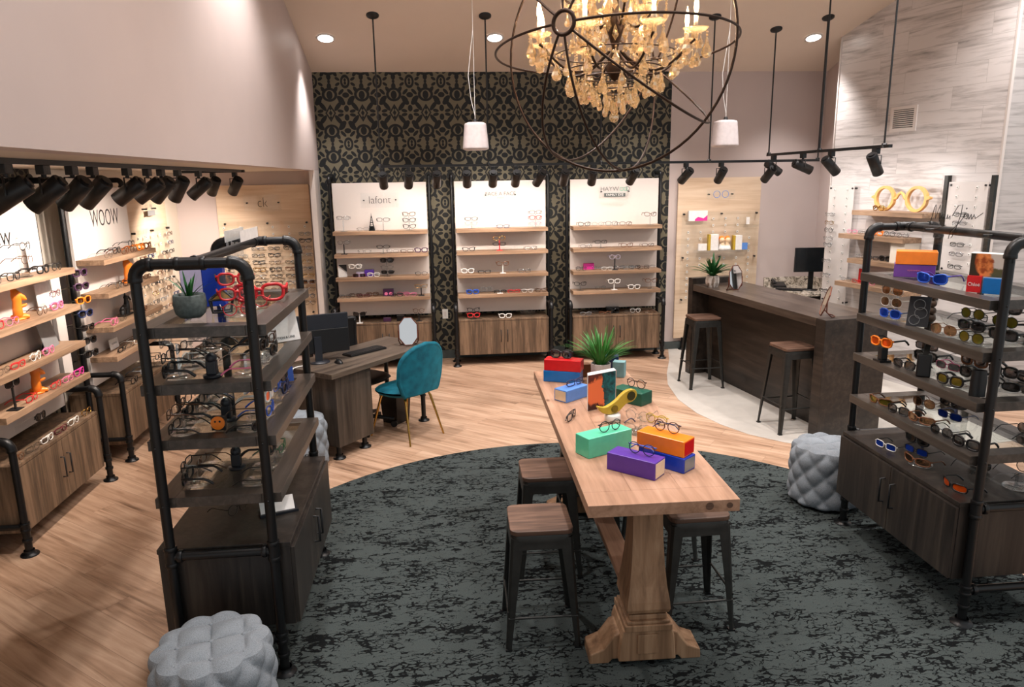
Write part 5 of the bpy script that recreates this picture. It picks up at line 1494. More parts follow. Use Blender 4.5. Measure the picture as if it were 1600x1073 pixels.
card('sign_card', 'white sign on the bottom shelf of the far alcove display', A_(6.53, -0.22, UZ[3], 0.30), PI/2, 0.16, 0.085, MA['paperw'], 0.1, 0.006, [('EYEWEAR', 0.022, 0.045, CC['grey'], 1.0)])
card('sign_card', 'silver-grey display card with a green picture, near alcove display', A_(4.97, 0.30, UZ[2], 0.34), PI/2+0.15, 0.26, 0.20, CC['grey'], 0.2, 0.004)
card('sign_card', 'white card with three black squares, top alcove shelf', A_(4.97, 0.36, UZ[0], 0.28), PI/2, 0.15, 0.17, MA['paperw'], 0.05, 0.004)
card('sign_card', 'white panel behind the pink glasses, near alcove display', A_(4.97, 0.36, UZ[1], 0.31), PI/2, 0.20, 0.18, MA['paperw'], 0.05, 0.004)
card('sign_card', 'white card leaning on third shelf of far alcove display', A_(6.53, 0.30, UZ[2], 0.32), PI/2, 0.14, 0.15, MA['paperw'], 0.25, 0.004)
# black figure group on the far display
t = thing('black_figurine', 'black abstract figurine on third shelf of far alcove display', 'figurine', A_(6.53, 0.02, UZ[2], 0.32), PI/2)
b = MB().box(-0.09, 0.09, -0.035, 0.035, 0, 0.014)
b.tube([(0.03,0,0.01),(0.035,0,0.06),(0.025,-0.01,0.11),(0.03,0,0.15)], [0.024,0.028,0.022,0.01], 10)
b.ball((0.03,-0.005,0.15), 0.02, 12); b.tube([(0.03,0,0.15),(0.03,0,0.2)], [0.012,0.004], 8)
b.tube([(0.035,0,0.12),(0.07,-0.01,0.15),(0.085,-0.02,0.12)], [0.012,0.01,0.007], 8); b.tube([(0.02,0,0.1),(-0.02,-0.01,0.08),(-0.05,-0.01,0.09)], [0.014,0.012,0.01], 8)
b.tube([(-0.06,0,0.012),(-0.055,0,0.05),(-0.03,0,0.07),(0.02,0,0.05)], [0.022,0.026,0.02,0.016], 10); b.ball((-0.065,-0.005,0.065), 0.02, 10)
b.build('figure', MA['black'], t)
# clear riser box on the near cabinet
def riser(loc, rz, label, w, d, h):
    t = thing('acrylic_riser', label, 'display riser', loc, rz)
    MB().box(-w/2, w/2, -d/2, d/2, h-0.005, h).build('top', MA['acrylic'], t)
    for sg in (-1, 1): MB().box(sg*w/2-(0.005 if sg > 0 else 0), sg*w/2+(0 if sg > 0 else 0.005), -d/2, d/2, 0, h-0.005).build('side', MA['acrylic'], t)
    return t
riser(A_(4.97, -0.02, 0.5672, 0.31), PI/2, 'clear acrylic riser box on the near alcove cabinet', 0.22, 0.13, 0.12)
specs('round', 'black', A_(4.97, 0.0, 0.6877, 0.35), PI/2, 'black round eyeglasses on the clear riser box of the alcove', 'eyewear on the alcove displays', 'd', fold=True)

# ---------------------------------------------------------------- small things on the patterned-wall displays
t = thing('model_tower', 'small black lattice tower model on left patterned-wall display', 'ornament', U(-0.665, -0.10, UZ[0], -0.36), 0)
b = MB()
b.prism([(-0.032,0),(0.032,0),(0.026,0.045),(-0.026,0.045)], (0,0.03,0), (1,0,0), (0,0,1), (0,-0.006,0)); b.box(-0.034, 0.034, -0.034, 0.034, 0.0, 0.006)
for sx in (-1, 1):
    for sy in (-1, 1):
        b.tube([(sx*0.03,sy*0.03,0.0),(sx*0.022,sy*0.022,0.05),(sx*0.013,sy*0.013,0.1),(sx*0.003,sy*0.003,0.17)], [0.006,0.005,0.004,0.003], 6)
for z, w in ((0.05,0.028),(0.095,0.019)): b.box(-w, w, -w, w, z-0.004, z+0.005)
for z in (0.07, 0.115, 0.13, 0.145): 
    w = 0.021-(z-0.05)*0.14; b.tube([(-w,-w,z),(w,-w,z),(w,w,z),(-w,w,z)], 0.002, 4, closed=True)
b.tube([(0,0,0.15),(0,0,0.205)], [0.006,0.0012], 6).build('lattice', MA['black'], t)
def shelfbox(label, cx_, x, sh, w, d, h, col, y=None, cat='box', name='gift_box', trim=None):
    t = thing(name, label, cat, U(cx_, x, UZ5[sh]+0.0003, y if y else (-0.33 if sh < 4 else -0.36)), 0)
    MB().box(-w/2, w/2, -d/2, d/2, 0, h).build('body', CC[col] if isinstance(col, str) else col, t, 0.002)
    if trim:
        m = MB()
        for q in trim: m.lathe([(0.0001,0),(q[2],0.0)], (0,0,0), 14) if False else m.tube([(q[0],-d/2-0.0012,q[1]),(q[0],-d/2-0.0002,q[1])], q[2], 14)
        m.build('motif', CC['pink'], t)
shelfbox('lilac display box on third shelf of left patterned-wall display', -0.665, -0.27, 2, 0.09, 0.06, 0.053, 'lilac')
shelfbox('violet display box beside the lilac one, left patterned-wall display', -0.665, -0.165, 2, 0.11, 0.05, 0.075, 'violet', -0.3)
shelfbox('dark plum case with pink shades motif, left display', -0.665, 0.05, 3, 0.125, 0.06, 0.085, 'plum', None, 'case', 'eyewear_case', [(-0.027,0.03,0.02),(0.027,0.03,0.02)])
shelfbox('small plum box on left display cabinet', -0.665, 0.02, 4, 0.09, 0.05, 0.045, 'plum'); shelfbox('black framed dice-like box on left display cabinet', -0.665, 0.18, 4, 0.09, 0.05, 0.07, 'black')
shelfbox('magenta case on third shelf of right patterned-wall display', 2.145, -0.32, 2, 0.13, 0.04, 0.075, 'magenta', -0.27, 'case', 'eyewear_case')
shelfbox('black box on right display cabinet behind the sunglasses', 2.145, -0.02, 4, 0.16, 0.05, 0.075, 'black', -0.29)
t = card('sign_card', 'white card with a black corner on third shelf of left display', U(-0.665, -0.47, UZ[2], -0.35), 0.25, 0.10, 0.15, MA['paperw'], 0.08, 0.004)
MB().prism([(-0.048,0.148),(0.048,0.148),(0.048,0.06)][::-1], (0,-0.002,0), (1,0,0), (0,-0.08,0.996), (0,0.001,0)).build('black_corner', MA['black'], t)
card('sign_card', 'clear plate on second shelf of middle display', U(0.755, 0.17, UZ[1], -0.33), 0, 0.16, 0.09, MA['acrylic'], 0.05, 0.004)
card('sign_card', 'clear plate on the cabinet of the middle display', U(0.755, 0.30, 0.567, -0.36), 0, 0.18, 0.075, MA['acrylic'], 0.05, 0.004)
# wall switch between the displays
t = thing('wall_socket', 'white socket plate low on the patterned wall', 'socket', (0.052, YB-0.0065, 0.57), 0)
MB().box(-0.035, 0.035, -0.006, 0, -0.06, 0.06).build('plate', MA['whiteg'], t, 0.002)
MB().box(-0.012, 0.012, -0.0075, -0.006, -0.03, 0.03).build('insert', MA['white'], t)

# ---------------------------------------------------------------- board behind the bar
def wall_shelf(label, x, z, w, d, items):
    t = thing('clear_shelf', label, 'shelf', (x, YB-0.076, z), 0)
    MB().box(-w/2, w/2, -d, 0, -0.006, 0).build('ledge', MA['acrylic'], t)
    MB().box(-w/2, w/2, -0.006, 0, -0.04, -0.006).build('bracket', MA['acrylic'], t)
YS = YB-0.15
wall_shelf('long clear shelf with leaflets on the board behind the bar', 3.555, 1.295, 0.68, 0.13, None)
wall_shelf('short clear shelf at the right of the board behind the bar', 3.94, 1.61, 0.26, 0.1, None)
def leaflet(label, x, z, w, h, d, col, ec=None, rz=0.0):
    t = thing('leaflet_box', label, 'leaflets', (x, YS, z+0.0003), rz)
    MB().box(-w/2, w/2, -d/2, d/2, 0, h).build('stack', CC[col] if isinstance(col, str) else col, t)
    if ec: MB().box(-w/2-0.028, -w/2-0.0005, -d/2+0.001, d/2-0.001, 0, h).build('coloured_side', CC[ec], t)
leaflet('white box with a yellow side, left on the board shelf', 3.45, 1.295, 0.10, 0.20, 0.06, MA['paperw'], 'yellow')
leaflet('white box with a yellow side, right on the board shelf', 3.765, 1.295, 0.085, 0.18, 0.06, MA['paperw'], 'yellow')
leaflet('flat white leaflet tilted at the left end of the board shelf', 3.305, 1.295, 0.11, 0.085, 0.02, MA['paperw'])
leaflet('lilac-blue leaflet at the right end of the board shelf', 3.852, 1.295, 0.075, 0.085, 0.02, 'skyblue')
leaflet('small white card on the short board shelf', 3.88, 1.61, 0.04, 0.09, 0.02, MA['paperw'])
t = thing('leaflet_box', 'pink and white scenic leaflet holder high on the board behind the bar', 'leaflets', (3.235, YS+0.02, 1.665), 0)
MB().box(-0.12, 0.12, -0.02, 0.02, 0, 0.125).build('holder', MA['paperw'], t)
MB().prism([(-0.04,0.0),(0.119,0.0),(0.119,0.07),(0.07,0.03),(0.0,0.05),(-0.04,0.02)][::-1], (0,-0.0212,0), (1,0,0), (0,0,1), (0,0.001,0)).build('picture', CC['magenta'], t)
t = thing('twin_figurine', 'pair of small blonde doll figurines seated on the board shelf', 'figurine', (3.59, YS, 1.2955), 0)
b = MB(); h_ = MB(); w_ = MB()
for sg in (-1, 1):
    b.ball((sg*0.038,-0.01,0.125), 0.036, 14); h_.ball((sg*0.038,0.006,0.14), 0.038, 12)
    b.tube([(sg*0.03,-0.01,0.06),(sg*0.03,-0.01,0.1)], [0.03,0.02], 10)
    w_.lathe([(0.0001,0.0),(0.055,0.0),(0.05,0.03),(0.03,0.075)], (sg*0.032,0,0), 12)
b.build('faces', CC['cream'], t); h_.build('hair', CC['orange'], t); w_.build('dresses', MA['paperw'], t)

# ---------------------------------------------------------------- tiled wall displays
def tw_thing(name, label, cat, s, off, z, group=None): return thing(name, label, cat, TW(s, off, z), TANG, group)
for s0, s1, z, lb in ((0.62, 1.535, 1.825, 'floating oak shelf with giant glasses, topmost on the tiled wall'), (0.45, 1.33, 1.565, 'floating oak shelf, second from the top on the tiled wall'),
                      (0.61, 1.33, 1.305, 'floating oak shelf, third from the top on the tiled wall'), (0.45, 1.40, 1.035, 'floating oak shelf, lowest on the tiled wall')):
    t = tw_thing('floating_shelf', lb, 'shelf', (s0+s1)/2, 0, z, 'floating shelves on the tiled wall')
    MB().box(-(s1-s0)/2, (s1-s0)/2, -0.25, -0.002, -0.05, 0).build('board', MA['walnutx'], t, 0.002)
# giant wooden spectacles
t = tw_thing('giant_glasses', 'giant wooden spectacles ornament on the topmost tiled-wall shelf', 'ornament', 1.14, 0.13, 1.8255)
for sg in (-1, 1):
    m = MB(); k = 40; R1, R2 = 0.128, 0.101
    ro = [((R1+0.004*(1 if abs(math.sin(4*a)) > 0.9 else 0))*math.cos(a), R1*math.sin(a)) for a in [2*PI*i/k for i in range(k)]]
    ri = [(R2*math.cos(2*PI*i/k), R2*math.sin(2*PI*i/k)) for i in range(k)]
    V = [(sg*0.2+x, y_, R1+z_) for y_ in (-0.02, 0.02) for x, z_ in ro+ri]; Fc = []
    for i in range(k):
        j = (i+1) % k
        Fc += [(i,j,k+j,k+i),(2*k+i,3*k+i,3*k+j,2*k+j),(i,2*k+i,2*k+j,j),(k+i,k+j,3*k+j,3*k+i)]
    m.add(V, Fc)
    m.prism([(0.0,-0.022),(0.045,-0.006),(0.045,0.012),(0.0,0.026)] if sg > 0 else [(0.0,0.026),(-0.045,0.012),(-0.045,-0.006),(0.0,-0.022)], (sg*(0.2+R1-0.006), 0.02, R1+0.01), (1,0,0), (0,0,1), (0,-0.04,0))
    m.build('rim', MA['honey'] if 'honey' in MA else MA.setdefault('honey', plain('honey_wood', (226, 172, 102), 0.5)), t, 0.003)
MB().tube([(-0.08,0,R1-0.005),(-0.05,0,R1+0.005),(-0.03,0,R1+0.045),(0,0,R1+0.062),(0.03,0,R1+0.045),(0.05,0,R1+0.005),(0.08,0,R1-0.005)], 0.015, 8).build('bridge', MA['honey'], t)
# clear peg strips
mt = bpy.data.materials.new('frosted_acrylic'); mt.use_nodes = True; nt = mt.node_tree
b_ = nt.nodes['Principled BSDF']; b_.inputs['Base Color'].default_value = lin((232, 226, 222)); b_.inputs['Roughness'].default_value = 0.3; b_.inputs['Alpha'].default_value = 0.55
MA['frost'] = mt
def strip(label, s0, s1, z0, z1, ny, posts=False):
    t = tw_thing('clear_peg_strip', label, 'peg board', (s0+s1)/2, 0, 0)
    w = s1-s0
    MB().box(-w/2, w/2, -0.062, -0.057, z0, z1).build('clear_board', MA['frost'], t)
    q = MB()
    for x in (-w/2+0.025, w/2-0.025):
        for z in (z0+0.03, z1-0.03): q.cyl((x,-0.07,z), (x,-0.001,z), 0.01, n=10)
    q.build('standoffs', MA['matte'], t)
    pm = MB().box(-0.011, 0.011, -0.069, -0.0625, -0.013, 0.013).box(-0.004, 0.004, -0.0725, -0.069, -0.005, 0.005, 1).mesh('peg', [MA['whiteg'], MA['black']])
    for j in range(ny):
        for x in (-w*0.26, w*0.24): put(pm, 'peg', t, (x, 0, z1-0.05-0.088*j))
    if posts:
        for x in (-w/2-0.05, w/2+0.03): MB().box(x-0.02, x+0.02, -0.05, -0.001, z0-0.3, z1+0.06).build('side_post', MA['gun'], t)

strip('clear peg strip with glasses at the left of the tiled wall', 0.05, 0.43, 0.73, 2.08, 15)
strip('clear peg strip with posts at the right of the tiled wall', 1.63, 2.04, 1.265, 2.12, 9, True)
def tw_spec(st_, col, s, off, z, rz, lb, lens='c'):
    specs(st_, col, TW(s, off, z), TANG+rz, lb, 'eyewear on the tiled wall', lens, fold=True)
for k, (z, col, st_) in enumerate([(1.735,'clear','rect'),(1.64,'gold','oval'),(1.55,'black','round'),(1.46,'clear','rect'),(1.38,'silver','round'),(1.2,'clear','oval'),(1.03,'clear','square'),(0.85,'black','rect')]):
    tw_spec(st_, col, 0.14, 0.118, z, 0.0, '%s eyeglasses, %s from the top of the left clear peg strip' % (col, ORD[k+1]))
for k, (z, col) in enumerate([(1.80,'black'),(1.72,'silver'),(1.52,'black'),(1.43,'silver'),(1.31,'black')]):
    tw_spec('rect', col, 1.83, 0.118, z, 0.0, '%s eyeglasses, %s from the top of the right clear peg strip' % (col, ORD[k+1]))
for k, (s, col, st_, ln) in enumerate([(0.55,'pink','oval','c'),(0.72,'clear','rect','c'),(0.90,'orange','thick','c'),(1.07,'black','round','c'),(1.235,'silver','oval','c')]):
    tw_spec(st_, col, s, 0.16, 1.5655, 0.1, '%s eyeglasses, %s from left on second floating shelf' % (col, ORD[k+1]), ln)
for k, (s, col, st_, ln) in enumerate([(0.71,'clear','oval','c'),(0.875,'black','rect','c'),(1.045,'black','thick','d')]):
    tw_spec(st_, col, s, 0.16, 1.3055, 0.1, '%s%s %s, %s from left on third floating shelf' % (col, ADJ[ln], nm_of(ln), ORD[k+1]), ln)
for k, (s, col, st_) in enumerate([(0.54,'clear','oval'),(0.71,'red','rect'),(0.88,'pink','oval')]):
    tw_spec(st_, col, s, 0.18, 1.0355, 0.1, '%s eyeglasses, %s from left on lowest floating shelf' % (col, ORD[k+1]))
specs('thick', 'gold', TW(0.93, 0.20, 1.8258), TANG, 'tiny gold-rimmed eyeglasses in front of the giant wooden spectacles', 'eyewear on the tiled wall', fold=True)
t = tw_thing('red_card', 'orange-red card standing on the lowest floating shelf', 'card', 0.70, 0.10, 1.0355)
MB().box(-0.05, 0.05, -0.01, 0.01, 0, 0.15).build('board', CC['scarlet'], t)
t = tw_thing('white_panel', 'white block supporting the second floating shelf', 'display block', 1.23, 0.0, 1.3055)
MB().box(-0.09, 0.09, -0.2, -0.003, 0, 0.209).build('block', MA['cream'], t)

# ---------------------------------------------------------------- desk things
def P_(x, y): # desk local -> world
    c, s = math.cos(DA), math.sin(DA); return (-0.871+c*x-s*y, 5.632+s*x+c*y)
def monitor(loc, rz, label, w, h, z0, mat_back, screen=True, faces=-1):
    t = thing('computer_monitor', label, 'monitor', loc, rz)
    MB().box(-w/2, w/2, -0.012, 0.014, z0, z0+h).build('housing', mat_back, t, 0.004)
    MB().box(-w/2+0.01, w/2-0.01, -0.0132, -0.0122, z0+0.012, z0+h-0.01).build('screen', MA['screen'], t)
    b = MB().box(-w/2+0.005, w/2-0.005, 0.0142, 0.03, z0+0.006, z0+h*0.62).build('rear_panel', MA['black'], t, 0.003)
    st_ = MB().box(-0.03, 0.03, 0.031, 0.05, 0.01, z0+h*0.45).build('stand_neck', mat_back, t)
    MB().lathe([(0.0001,0.0),(0.09,0.0),(0.09,0.008),(0.0001,0.014)], (0,0.035,0), 28).build('stand_base', mat_back, t)
    return t
px_, py_ = P_(0.2, 0.31)
t = monitor((-1.045, 6.105, 0.7402), math.radians(200), 'black computer monitor seen from behind on the desk', 0.54, 0.33, 0.07, MA['navy'])
MB().box(0.05, 0.14, 0.0302, 0.033, 0.235, 0.25).build('red_label', CC['wine'], t)
t = thing('keyboard', 'black keyboard on the dark desk', 'keyboard', (-0.685, 6.39, 0.7402), math.radians(46))
MB().box(-0.2, 0.2, -0.065, 0.065, 0, 0.016).build('case', MA['black'], t, 0.003)
k_ = MB()
for r_ in range(5):
    for c_ in range(15): k_.box(-0.192+c_*0.0257, -0.192+c_*0.0257+0.022, -0.058+r_*0.024, -0.058+r_*0.024+0.02, 0.016, 0.021)
o = k_.build('keys', MA['matte'], t); o['kind'] = 'stuff'
t = thing('computer_mouse', 'black mouse on the desk beside the keyboard', 'mouse', (-0.865, 6.02, 0.7402), 0.6)
MB().grid(lambda u, w: (0.03*math.cos(2*PI*u)*math.cos(w*PI/2), 0.055*math.sin(2*PI*u)*math.cos(w*PI/2), 0.034*math.sin(w*PI/2)), 20, 8, wrap=True).build('body', MA['black'], t)
MB().cyl((0,0.03,0.026), (0,0.034,0.033), 0.006, n=10).build('wheel', MA['gun'], t)
t = thing('power_cable', 'white cable with a red tie hanging off the desk end', 'cable', (-0.871, 5.632, 0.0), DA)
MB().tube([(0.10,0.40,0.7465),(0.04,0.42,0.7465),(-0.012,0.42,0.745),(-0.03,0.42,0.71),(-0.032,0.42,0.55),(-0.03,0.42,0.3),(-0.03,0.42,0.08),(-0.04,0.40,0.006)], 0.005, 8).build('white_cord', MA['whiteg'], t)
MB().tube([(0.09,0.435,0.7455),(0.03,0.436,0.7455),(-0.014,0.436,0.7455),(-0.03,0.437,0.70),(-0.05,0.45,0.5),(-0.055,0.46,0.35),(-0.03,0.47,0.2)], 0.004, 8).build('black_cord', MA['black'], t)
MB().tube([(-0.026,0.428,0.733),(-0.036,0.428,0.708)], 0.014, 10).build('red_tie', CC['red'], t)
t = thing('waste_bin', 'black waste bin under the desk behind the teal chair', 'bin', P_(1.06, 0.30)+(0,), DA)
MB().add([(-0.085,-0.085,0),(0.085,-0.085,0),(0.085,0.085,0),(-0.085,0.085,0),(-0.105,-0.105,0.30),(0.105,-0.105,0.30),(0.105,0.105,0.30),(-0.105,0.105,0.30)], [(0,3,2,1),(0,1,5,4),(1,2,6,5),(2,3,7,6),(3,0,4,7)]).build('bin_body', MA['black'], t)
MB().tube([(-0.105,-0.105,0.30),(0.105,-0.105,0.30),(0.105,0.105,0.30),(-0.105,0.105,0.30)], 0.006, 6, closed=True).build('rim', MA['black'], t)

# ---------------------------------------------------------------- work counter things
t = monitor((4.60, 8.60, 0.8002), math.radians(-6), 'dark computer monitor on the granite counter behind the bar', 0.46, 0.30, 0.23, MA['black'])
t = thing('keyboard', 'black keyboard on the granite counter behind the bar', 'keyboard', (4.345, 8.66, 0.8002), -0.62)
MB().box(-0.16, 0.16, -0.06, 0.06, 0, 0.02).build('case', MA['black'], t, 0.003)
o = MB()
for r_ in range(4):
    for c_ in range(12): o.box(-0.15+c_*0.0252, -0.15+c_*0.0252+0.021, -0.05+r_*0.026, -0.05+r_*0.026+0.021, 0.02, 0.025)
o = o.build('keys', MA['matte'], t); o['kind'] = 'stuff'
t = thing('telephone', 'black desk telephone on the granite counter', 'telephone', (4.33, 8.93, 0.8002), -0.2)
MB().prism([(-0.08,0.0),(0.08,0.0),(0.08,0.06),(-0.08,0.03)], (-0.08,0,0), (0,1,0), (0,0,1), (0.16,0,0)).build('base', MA['black'], t)
MB().tube([(-0.06,-0.07,0.06),(-0.06,-0.06,0.075),(-0.06,0.06,0.09),(-0.06,0.07,0.075)], [0.02,0.015,0.015,0.02], 8).build('handset', MA['black'], t)

# ---------------------------------------------------------------- gondola contents
HL, HR = -PI/2, PI/2
GN = ['top shelf', 'second shelf', 'third shelf', 'fourth shelf', 'cabinet top']
TIER = {1: [''], 2: ['lower pair', 'upper pair'], 3: ['lowest pair', 'middle pair', 'topmost pair']}
def stk(side, sh, where, x, y, rz, items, st_on=True, scale=1.0, fold=False):
    """frames (style, colour, lens[, temple colour]) piled from below on one clear stand; a single frame may lie on the shelf itself"""
    z = (list(GZ)+[0.645])[sh]+0.0006
    n = len(items); dz = 0.066 if sh < 4 else 0.058
    if st_on: stand((x, y, z), rz, 'clear eyewear stand, %s, %s of %s gondola' % (where, GN[sh], side), 0.02+dz*max(0, n-1) if n > 1 else 0.012, n, group='clear eyewear stands on the gondolas')
    for k, q in enumerate(items):
        st_, col, ln = q[:3]
        w = (', '+TIER[n][k]) if n > 1 else ''
        lb = '%s%s %s%s, %s, %s of %s gondola' % (col, ADJ[ln], nm_of(ln), w, where, GN[sh], side)
        specs(st_, col, (x, y, z+(0.0095 if st_on else 0.0005)+dz*k), rz, lb, 'eyewear on the %s gondola' % side, ln, True, fold, 0.0, scale, q[3] if len(q) > 3 else None)
# --- left gondola, second shelf
stk('left', 1, 'nearest at left', -1.19, 3.20, HL, [('thick','black','d'),('rect','black','c'),('square','clear','c')])
stk('left', 1, 'second at left', -1.19, 3.38, HL, [('cat','white','c'),('rect','black','c')])
stk('left', 1, 'third at left', -1.19, 3.56, HL, [('rect','tortoise','c'),('thick','clear','c')])
stk('left', 1, 'fourth at left', -1.19, 3.75, HL, [('square','black','c')])
stk('left', 1, 'nearest at right', -0.81, 3.20, HR, [('cat','pink','c'),('aviator','silver','d')])
stk('left', 1, 'second at right', -0.81, 3.38, HR, [('square','clear','c'),('thick','black','d')])
stk('left', 1, 'third at right', -0.81, 3.56, HR, [('thick','black','d'),('rect','tortoise','c')])
def blockstand(loc, rz, label):
    t = thing('eyewear_stand', label, 'eyewear stand', loc, rz)
    MB().box(-0.022, 0.022, -0.02, 0.02, 0.012, 0.075).build('upright', MA['navy'], t, 0.006)
    MB().lathe([(0.0001,0),(0.04,0),(0.04,0.012),(0.0001,0.014)], (0,0,0), 20).build('base', MA['navy'], t)
    MB().ball((0,0,0.085), 0.025, 12).build('head', MA['navy'], t)
blockstand((-1.0,3.19,GZ[1]+0.0006), 0, 'dark navy post stand at the front of second shelf, left gondola')
card('sign_card', 'white lettered card on second shelf of left gondola', (-0.845,3.86,GZ[1]+0.0006), math.radians(35), 0.22, 0.185, MA['paperw'], 0.3, 0.004, [('PRESCRIPTION & LENS', 0.018, 0.02, MA['black'], 0.9)])
# third shelf
stk('left', 2, 'nearest at left', -1.19, 3.18, HL, [('rect','black','c'),('rect','tortoise','c')])
stk('left', 2, 'second at left', -1.19, 3.36, HL, [('thick','black','d'),('rect','black','c')])
stk('left', 2, 'third at left', -1.19, 3.54, HL, [('square','black','c'),('oval','clear','c')])
stk('left', 2, 'fourth at left', -1.19, 3.72, HL, [('rect','navy','c')])
stk('left', 2, 'nearest at right', -0.81, 3.19, HR, [('wrap','black','d'),('round','black','c')])
stk('left', 2, 'second at right', -0.81, 3.38, HR, [('cat','blue','c'),('thick','white','o')])
stk('left', 2, 'third at right', -0.81, 3.56, HR, [('square','clear','c'),('rect','blue','c')])
stk('left', 2, 'fourth at right', -0.81, 3.74, HR, [('thick','navy','d'),('square','black','d')])
blockstand((-1.0,3.33,GZ[2]+0.0006), 0, 'dark navy post stand in the middle of third shelf, left gondola')
t = thing('smiley_ornament', 'orange disc ornament with two dark eyes, left gondola', 'ornament', (-1.0,3.17,GZ[2]+0.0006), 0)
MB().cyl((0,0.012,0.035), (0,0.02,0.035), 0.03, n=26).build('disc', CC['tangerine'], t)
for sg in (-1, 1): MB().cyl((sg*0.01,0.010,0.043), (sg*0.01,0.0119,0.043), 0.0045, n=10).build('eye', MA['black'], t)
MB().box(-0.03, 0.03, 0.0202, 0.05, 0, 0.06).build('backing', MA['black'], t)
card('desk_picture', 'small blue picture stand at the far right of third shelf', (-0.86,3.96,GZ[2]+0.0006), 0.4, 0.09, 0.08, CC['blue'], 0.15, 0.006, (), 'picture')
# fourth shelf
stk('left', 3, 'nearest at left', -1.18, 3.24, HL, [('thick','black','c'),('rect','black','c')])
stk('left', 3, 'second at left', -1.18, 3.44, HL, [('rect','tortoise','c')])
stk('left', 3, 'nearest at right', -0.82, 3.22, HR, [('rect','black','c')])
stk('left', 3, 'second at right', -0.82, 3.40, HR, [('square','clear','c'),('thick','black','d')])
stk('left', 3, 'third at right', -0.82, 3.60, HR, [('rect','green','c')])
blockstand((-1.0,3.40,GZ[3]+0.0006), 0, 'dark navy post stand on the fourth shelf of the left gondola')
t = thing('sign_card', 'wedge-shaped white and black sign on the left gondola cabinet', 'sign', (-0.84,3.41,0.6455), 0.35)
MB().prism([(-0.045,0.0),(0.045,0.0),(0.045,0.012),(-0.045,0.012)], (-0.08,0,0), (0,1,0), (0,0,1), (0.18,0,0)).build('base', MA['navy'], t)
MB().obox((-0.075,-0.03,0.0125), (0.16,0,0), (0,0.05,0.055), (0,0.004,-0.002)).build('plate', MA['paperw'], t)
specs('round', 'black', (-1.02, 3.42, 0.646), 1.1, 'black wire eyeglasses beside the wedge sign, left gondola cabinet', 'eyewear on the left gondola', 'c', True)
# top shelf
t = thing('faceted_box', 'lilac and royal blue faceted box behind the succulent', 'box', (-1.13,3.62,GZ[0]+0.0006), 0.25)
MB().box(-0.10, -0.0055, -0.03, 0.03, 0, 0.21).build('lilac_half', CC['lilac'], t, 0.003)
MB().prism([(-0.005,-0.03),(0.09,-0.045),(0.10,0.03),(-0.005,0.03)], (0,0,0), (1,0,0), (0,1,0), (0,0,0.20)).build('blue_half', CC['royal'], t, 0.003)
t = thing('geometric_holder', 'gold and black geometric holder beside the concrete pot', 'ornament', (-1.0,3.42,GZ[0]+0.0056), 0.3)
Q = [(-0.04,-0.03,0),(0.04,-0.03,0),(0.04,0.03,0),(-0.04,0.03,0)]; T_ = (0.01,0,0.1); Mi = [(-0.05,-0.02,0.055),(0.052,-0.03,0.06),(0.05,0.03,0.05),(-0.04,0.035,0.06)]
g_ = MB()
for i in range(4):
    g_.tube([Q[i], Mi[i]], 0.0045, 6).tube([Mi[i], T_], 0.0045, 6).tube([Mi[i], Mi[(i+1) % 4]], 0.0045, 6).tube([Q[i], Q[(i+1) % 4]], 0.0045, 6)
g_.build('wire_frame', MA['black'], t)
MB().add([Mi[0], Mi[3], T_], [(0,1,2)]).add([Mi[0], Mi[1], T_], [(0,1,2)]).add([(p[0],p[1],p[2]-0.002) for p in (Mi[0], Mi[3], T_)], [(2,1,0)]).build('gold_facets', MA['brass'], t)
card('sign_card', 'clear upright acrylic plate on the top shelf of the left gondola', (-1.0,3.53,GZ[0]+0.0006), 0.1, 0.09, 0.17, MA['acrylic'], 0.02, 0.006)
stk('left', 0, 'nearest at right', -0.885, 3.27, 0.35, [('round','red','c','white'),('thick','red','c'),('thick','red','b','black')])
stk('left', 0, 'second at right', -0.875, 3.48, 0.1, [('round','red','c')])
specs('thick', 'red', (-0.89, 3.68, GZ[0]+0.0016), 0.12, 'oversized red spectacles on the top shelf of left gondola', 'eyewear on the left gondola', 'c', True, False, 0.0, 1.6)
# clear sign boards hooked over the spine pipe
t = thing('hanging_sign', 'clear sign boards hooked over the left gondola spine pipe', 'sign', (-1.0, 3.62, 1.905), 0)
MB().box(-0.036, -0.031, 0.09, 0.45, -0.10, 0.085).build('front_board', MA['acrylic'], t)
MB().box(0.031, 0.036, 0.09, 0.45, -0.10, 0.085).build('rear_board', MA['acrylic'], t)
MB().box(-0.0375, -0.0362, 0.09, 0.45, 0.03, 0.085).build('white_header', MA['paperw'], t)
MB().box(0.0362, 0.0375, 0.09, 0.45, 0.03, 0.085).build('white_header', MA['paperw'], t)
for y in (0.09, 0.44): MB().box(-0.031, 0.031, y, y+0.01, 0.03, 0.085).build('hook', MA['acrylic'], t)
s_ = MB(); r = random.Random(2)
for i in range(16): s_.tube([(-0.0375,0.11+0.02*i,-0.06),(-0.0375,0.12+0.02*i,-0.06+0.1*(0.4+0.6*r.random()))], 0.0016, 5)
o = s_.build('white_script', MA['whiteg'], t); o['kind'] = 'stuff'

